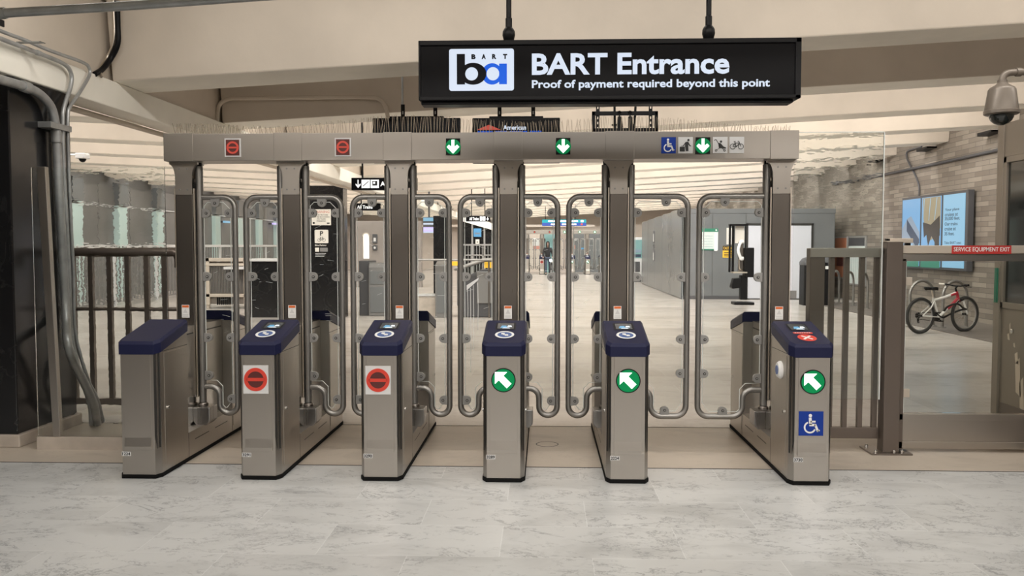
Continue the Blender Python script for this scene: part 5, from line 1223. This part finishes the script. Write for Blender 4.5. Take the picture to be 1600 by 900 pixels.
# black panelled wall with pale mullions, blue sign
WY = 36.0
a, b = at(716, 440, WY), at(778, 343, WY)
g = thing('panel_wall', ((a.x+b.x)/2, WY, 0), 'black panelled wall with thin pale uprights behind the stair railing', 'wall panel')
c = (a.x+b.x)/2; w = (b.x-a.x)/2
MB().extr([(-w, 0), (w, 0), (w, at(778, 362, WY).z), (-w, b.z)], 1, 0, .2, 'granite').build('panel', g)
for u in (738, 757, 770): x = at(u, 380, WY).x-c; MB().box(x-.035, x+.035, -.05, 0, 0, at(u, 350, WY).z, 'railgrey').build('upright', g)
MB().extr([(-w, b.z-.02), (w, at(778, 362, WY).z), (w, at(778, 352, WY).z), (-w, b.z+.32)], 1, -.1, .3, 'soffit_bounce').build('fascia', g)
def Wr(u0, u1, v0, v1, m, nm, lb):
    p, r = at(u0, v1, WY-.08), at(u1, v0, WY-.08); tag(MB().box(p.x-c, r.x-c, -.09, -.05, p.z, r.z, m).box(p.x-c+.05, r.x-c-.05, -.094, -.09, p.z+(r.z-p.z)*.3, p.z+(r.z-p.z)*.5, 'adsteel' if m != 'tile_white' else 'ink').build(nm, g), lb)
M['bluesign'] = mat('blue_lit_sign', (.08, .25, .45), .4, emit=.25, ecol=(.08, .3, .55))
Wr(740, 752, 357, 370, 'bluesign', 'blue_sign', 'square blue sign'); Wr(743, 749, 374, 381, 'tile_white', 'notice', 'small white notice')
a, b = at(716, 400, 30), at(778, 382, 30); c = (a.x+b.x)/2; w = (b.x-a.x)/2
g = thing('stair_railing', (c, 30, 0), 'pale topped railing of vertical bars in front of the black panelled wall', 'railing')
MB().box(-w, w, -.03, .03, 1.60, 1.66, 'railgrey').build('top_rail', g)
m_ = MB()
for j in range(14): x = -w+.05+j*(2*w-.1)/13; m_.box(x-.015, x+.015, -.015, .015, .0, 1.6, 'wallgrey')
m_.build('bar_panel', g)

# ------------------------------------------------------------------ the far row of fare gates
FGY = 47.6
xf0 = at(823, 425, FGY).x
protos = {o.name: o for o in bpy.data.objects if o.name.startswith('fare_gate') and o.parent is None}
gates = [protos['fare_gate']]+[protos['fare_gate.%03d' % k] for k in range(1, 6)]
kinds = [0, 1, 2, 3, 4, 3]
lbs = ['far fare gate cabinet, leftmost of the distant row, without a sign', 'far fare gate cabinet with red sign, left of the person with the bicycle', 'far fare gate cabinet with red sign, right of the person with the bicycle',
       'far fare gate cabinet with green light, first of three lit ones in the distance', 'far fare gate cabinet with green light, middle of three lit ones in the distance', 'far fare gate cabinet with green light, last of three lit ones in the distance']
fx = []
for j in range(6):
    c = copy_tree(gates[kinds[j]]); x = xf0+j*.84; fx.append(x)
    c.location = (x, FGY, 0); c['label'] = lbs[j]; c['group'] = 'far row of fare gates'
ais = ['first', 'second', 'third', 'fourth', 'fifth']
for j in range(5):
    if j == 1: continue                       # the person is passing here
    a = copy_tree(pl_); b = copy_tree(pr_)
    a.location = (fx[j]+HX, FGY+PY, 0); b.location = (fx[j+1]-HX, FGY+PY, 0)
    for o, s_ in ((a, 'left'), (b, 'right')): o['group'] = 'paddles of the far fare gates'; o['label'] = 'tiny clear paddle on the %s of the %s aisle in the distant gate row' % (s_, ais[j])
a = copy_tree(pl_); b = copy_tree(pr_)        # swung open along the walkway
a.location = (fx[1]+HX, FGY+PY, 0); b.location = (fx[2]-HX, FGY+PY, 0); a.rotation_euler.z = 1.3; b.rotation_euler.z = -1.3
for o, s_ in ((a, 'left'), (b, 'right')): o['group'] = 'paddles of the far fare gates'; o['label'] = 'open clear paddle %s of the person with the bicycle, distant gate row' % s_
g = thing('gate_header', ((fx[0]+fx[5])/2, FGY+.757, HZ0), 'far steel header with small lit arrows over the distant gate row', 'gate header')
w = (fx[5]-fx[0])/2+.15
MB().box(-w, w, 0, .27, 0, HZ1-HZ0, 'steel_h').build('casing', g, bevel=.004)
for j in range(5):
    x = (fx[j]+fx[j+1])/2-(fx[0]+fx[5])/2
    if j < 2: tag(MB().disc(x, .10, .06, -.01, 0, 'black', 16).disc(x, .10, .035, -.012, -.009, 'ledred', 16).build('stop_display', g), 'dark display')
    else:
        p = MB().disc(x, .10, .075, -.01, 0, 'ledgreen', 20); pic_arrow_down(p, x, .10, .12, -.013, -.009, 'ledwhite'); tag(p.build('arrow_display', g), 'lit green arrow display')
def back_panel(u0, u1, v0, Y, m, label, draws=()):
    a, b = at(u0, 420, Y), at(u1, v0, Y); c = (a.x+b.x)/2; w = (b.x-a.x)/2
    g = thing('back_panel', (c, Y, 0), label, 'wall panel', 'grey panels behind the far gates')
    MB().box(-w, w, 0, .1, 0, b.z, m).build('board', g, bevel=.01)
    for (ua, ub, va, vb, mm) in draws:
        p, r = at(ua, vb, Y), at(ub, va, Y); MB().box(p.x-c, r.x-c, -.02, 0, p.z, r.z, mm).build('notice', g)
back_panel(889, 913, 365, 52, 'kiosk', 'left of two dark grey panels behind the far lit gates, with small notices', ((888.5, 893, 381, 387, 'blue'), (895, 899, 383, 389, 'warnred'), (908, 912, 387, 389.5, 'bluesign'), (896, 901, 374, 376, 'palegrey')))
back_panel(915, 940, 365, 52, 'kiosk', 'right of two dark grey panels behind the far lit gates, with a white notice', ((917, 921, 377, 382, 'white'), (917, 919.5, 386, 390, 'darkgrey')))
back_panel(850, 868, 366, 52, 'teal', 'greenish panel behind the person with the bicycle', ())
back_panel(826, 846, 366, 52, 'farwall', 'pale panel with white and red posters behind the left far gates', ((832, 842, 372, 384, 'white'), (833, 845, 384.5, 389, 'warnred')))
a = at(817, 356, 46.5); b = at(934, 353, 46.5)
struct(MB().box(a.x-8, b.x, 49.5, 50.0, at(860, 354.5, 49.5).z, at(860, 351, 49.5).z, 'farwall').build('trim_5'))

# ------------------------------------------------------------------ the person passing the far gates with a bicycle
def skin_mesh(name, joints, bones, m, parent=None, sub=1):
    """one continuous surface grown over a skeleton: joints {name: (x, y, z, r)}"""
    ks = list(joints); me = bpy.data.meshes.new(name); me.from_pydata([joints[k_][:3] for k_ in ks], [(ks.index(a_), ks.index(b_)) for a_, b_ in bones], [])
    o = bpy.data.objects.new(name, me); COL.objects.link(o)
    o.modifiers.new('skin', 'SKIN')
    for i_, k_ in enumerate(ks): v = me.skin_vertices[0].data[i_]; r = joints[k_][3]; v.radius = r if isinstance(r, tuple) else (r, r)
    me.skin_vertices[0].data[0].use_root = True
    s_ = o.modifiers.new('subdivision', 'SUBSURF'); s_.levels = sub; s_.render_levels = sub
    dg = bpy.context.evaluated_depsgraph_get(); dg.update()
    me2 = bpy.data.meshes.new_from_object(o.evaluated_get(dg)); me2.materials.clear(); me2.materials.append(M[m] if isinstance(m, str) else m)
    me2.polygons.foreach_set('use_smooth', [True]*len(me2.polygons))
    bpy.data.objects.remove(o); bpy.data.meshes.remove(me)
    o = bpy.data.objects.new(name, me2); COL.objects.link(o); o.parent = parent; return o
M['skin'] = mat('skin', (.42, .26, .19), .5); M['hood'] = mat('black_jacket', (.012, .012, .014), .8); M['jeans'] = mat('dark_jeans', (.05, .065, .10), .8); M['hair'] = mat('dark_hair', (.015, .012, .01), .6); M['shoe'] = mat('dark_shoes', (.03, .03, .03), .6)
px_ = (fx[1]+fx[2])/2-.05; py_ = FGY-.15
g = thing('person', (px_-.05, py_, 0), 'person in black hooded jacket and dark jeans walking a bicycle through the far gates', 'person')
body = {'pelvis': (0, 0, .95, (.13, .10)), 'waist': (0, .0, 1.08, (.12, .09)), 'chest': (0, -.02, 1.30, (.15, .105)), 'neck0': (0, -.02, 1.47, .06), 'neck': (0, -.03, 1.54, .05), 'head0': (0, -.045, 1.62, (.07, .08)), 'head1': (0, -.04, 1.71, (.075, .09)), 'crown': (0, -.03, 1.775, .05),
        'nose': (0, -.135, 1.655, .012)}
bones = [('pelvis', 'waist'), ('waist', 'chest'), ('chest', 'neck0'), ('neck0', 'neck'), ('neck', 'head0'), ('head0', 'head1'), ('head1', 'crown'), ('head0', 'nose')]
for s_, n_ in ((-1, 'l'), (1, 'r')):
    fwd = -.22 if s_ < 0 else .16
    body.update({'hip'+n_: (s_*.09, 0, .90, .085), 'knee'+n_: (s_*.10, fwd*.6-.04, .50, .058), 'ankle'+n_: (s_*.10, fwd, .09, .04), 'toe'+n_: (s_*.11, fwd-.15, .035, .035),
                 'sh'+n_: (s_*.18, -.01, 1.43, .062), 'el'+n_: (s_*.25, -.03, 1.16, .045), 'wr'+n_: (s_*.26, -.22, .98, .030), 'palm'+n_: (s_*.26, -.29, .95, (.034, .018))})
    bones += [('pelvis', 'hip'+n_), ('hip'+n_, 'knee'+n_), ('knee'+n_, 'ankle'+n_), ('ankle'+n_, 'toe'+n_), ('chest', 'sh'+n_), ('sh'+n_, 'el'+n_), ('el'+n_, 'wr'+n_), ('wr'+n_, 'palm'+n_)]
    for f_ in range(4):
        dx = (f_-1.5)*.017; ln = (.060, .070, .068, .052)[f_]
        body['f%d%sa' % (f_, n_)] = (s_*.26+dx, -.29-ln*.7, .945, .0085); body['f%d%sb' % (f_, n_)] = (s_*.26+dx, -.29-ln, .915, .0075)
        bones += [('palm'+n_, 'f%d%sa' % (f_, n_)), ('f%d%sa' % (f_, n_), 'f%d%sb' % (f_, n_))]
    body['th%s' % n_] = (s_*.26-s_*.04, -.31, .93, .009); bones.append(('palm'+n_, 'th%s' % n_))
skin_mesh('body', body, bones, 'skin', g)
def fat_(k_, e, z=None):
    x, y, zz, r = body[k_]; return (x, y, zz if z is None else z, tuple(q_+e for q_ in r) if isinstance(r, tuple) else r+e)
J = {k_: fat_(k_, .022) for k_ in ('waist', 'chest', 'neck0', 'shl', 'shr', 'ell', 'elr', 'wrl', 'wrr', 'pelvis')}
skin_mesh('jacket', {**{'waist': J['waist']}, **J}, [('waist', 'pelvis'), ('waist', 'chest'), ('chest', 'neck0'), ('chest', 'shl'), ('chest', 'shr'), ('shl', 'ell'), ('shr', 'elr'), ('ell', 'wrl'), ('elr', 'wrr')], 'hood', g)
MB().rings([[(r*math.cos(a_), -.025+r*1.15*math.sin(a_)+oy, z) for a_ in [math.radians(-74)+math.radians(328)*k_/20 for k_ in range(21)]] for r, z, oy in ((.10, 1.46, .0), (.108, 1.56, .0), (.112, 1.66, .005), (.106, 1.75, .01), (.075, 1.82, .015), (.01, 1.84, .02))], 'hood', False, False, False).build('hood', g, 60)
J = {'pelvis': fat_('pelvis', .012)}; J.update({k_: fat_(k_, .016) for k_ in ('hipl', 'hipr', 'kneel', 'kneer', 'anklel', 'ankler')})
skin_mesh('trousers', J, [('pelvis', 'hipl'), ('pelvis', 'hipr'), ('hipl', 'kneel'), ('hipr', 'kneer'), ('kneel', 'anklel'), ('kneer', 'ankler')], 'jeans', g)
for n_ in 'lr':
    t = body['toe'+n_]; a = body['ankle'+n_]
    MB().extr([(t[1]-.05, 0), (a[1]+.07, 0), (a[1]+.07, .08), (a[1]-.02, .10), (t[1]-.0, .06), (t[1]-.05, .03)], 0, t[0]-.05, t[0]+.045, 'shoe').build('shoe', g, bevel=.015)
bicycle((px_+.16, FGY-.55, 0), -PI/2-.12, 'dark bicycle with a bright headlamp, wheeled by the person at the far gates', c1='darkgrey', c2='darkgrey', lamp=True)
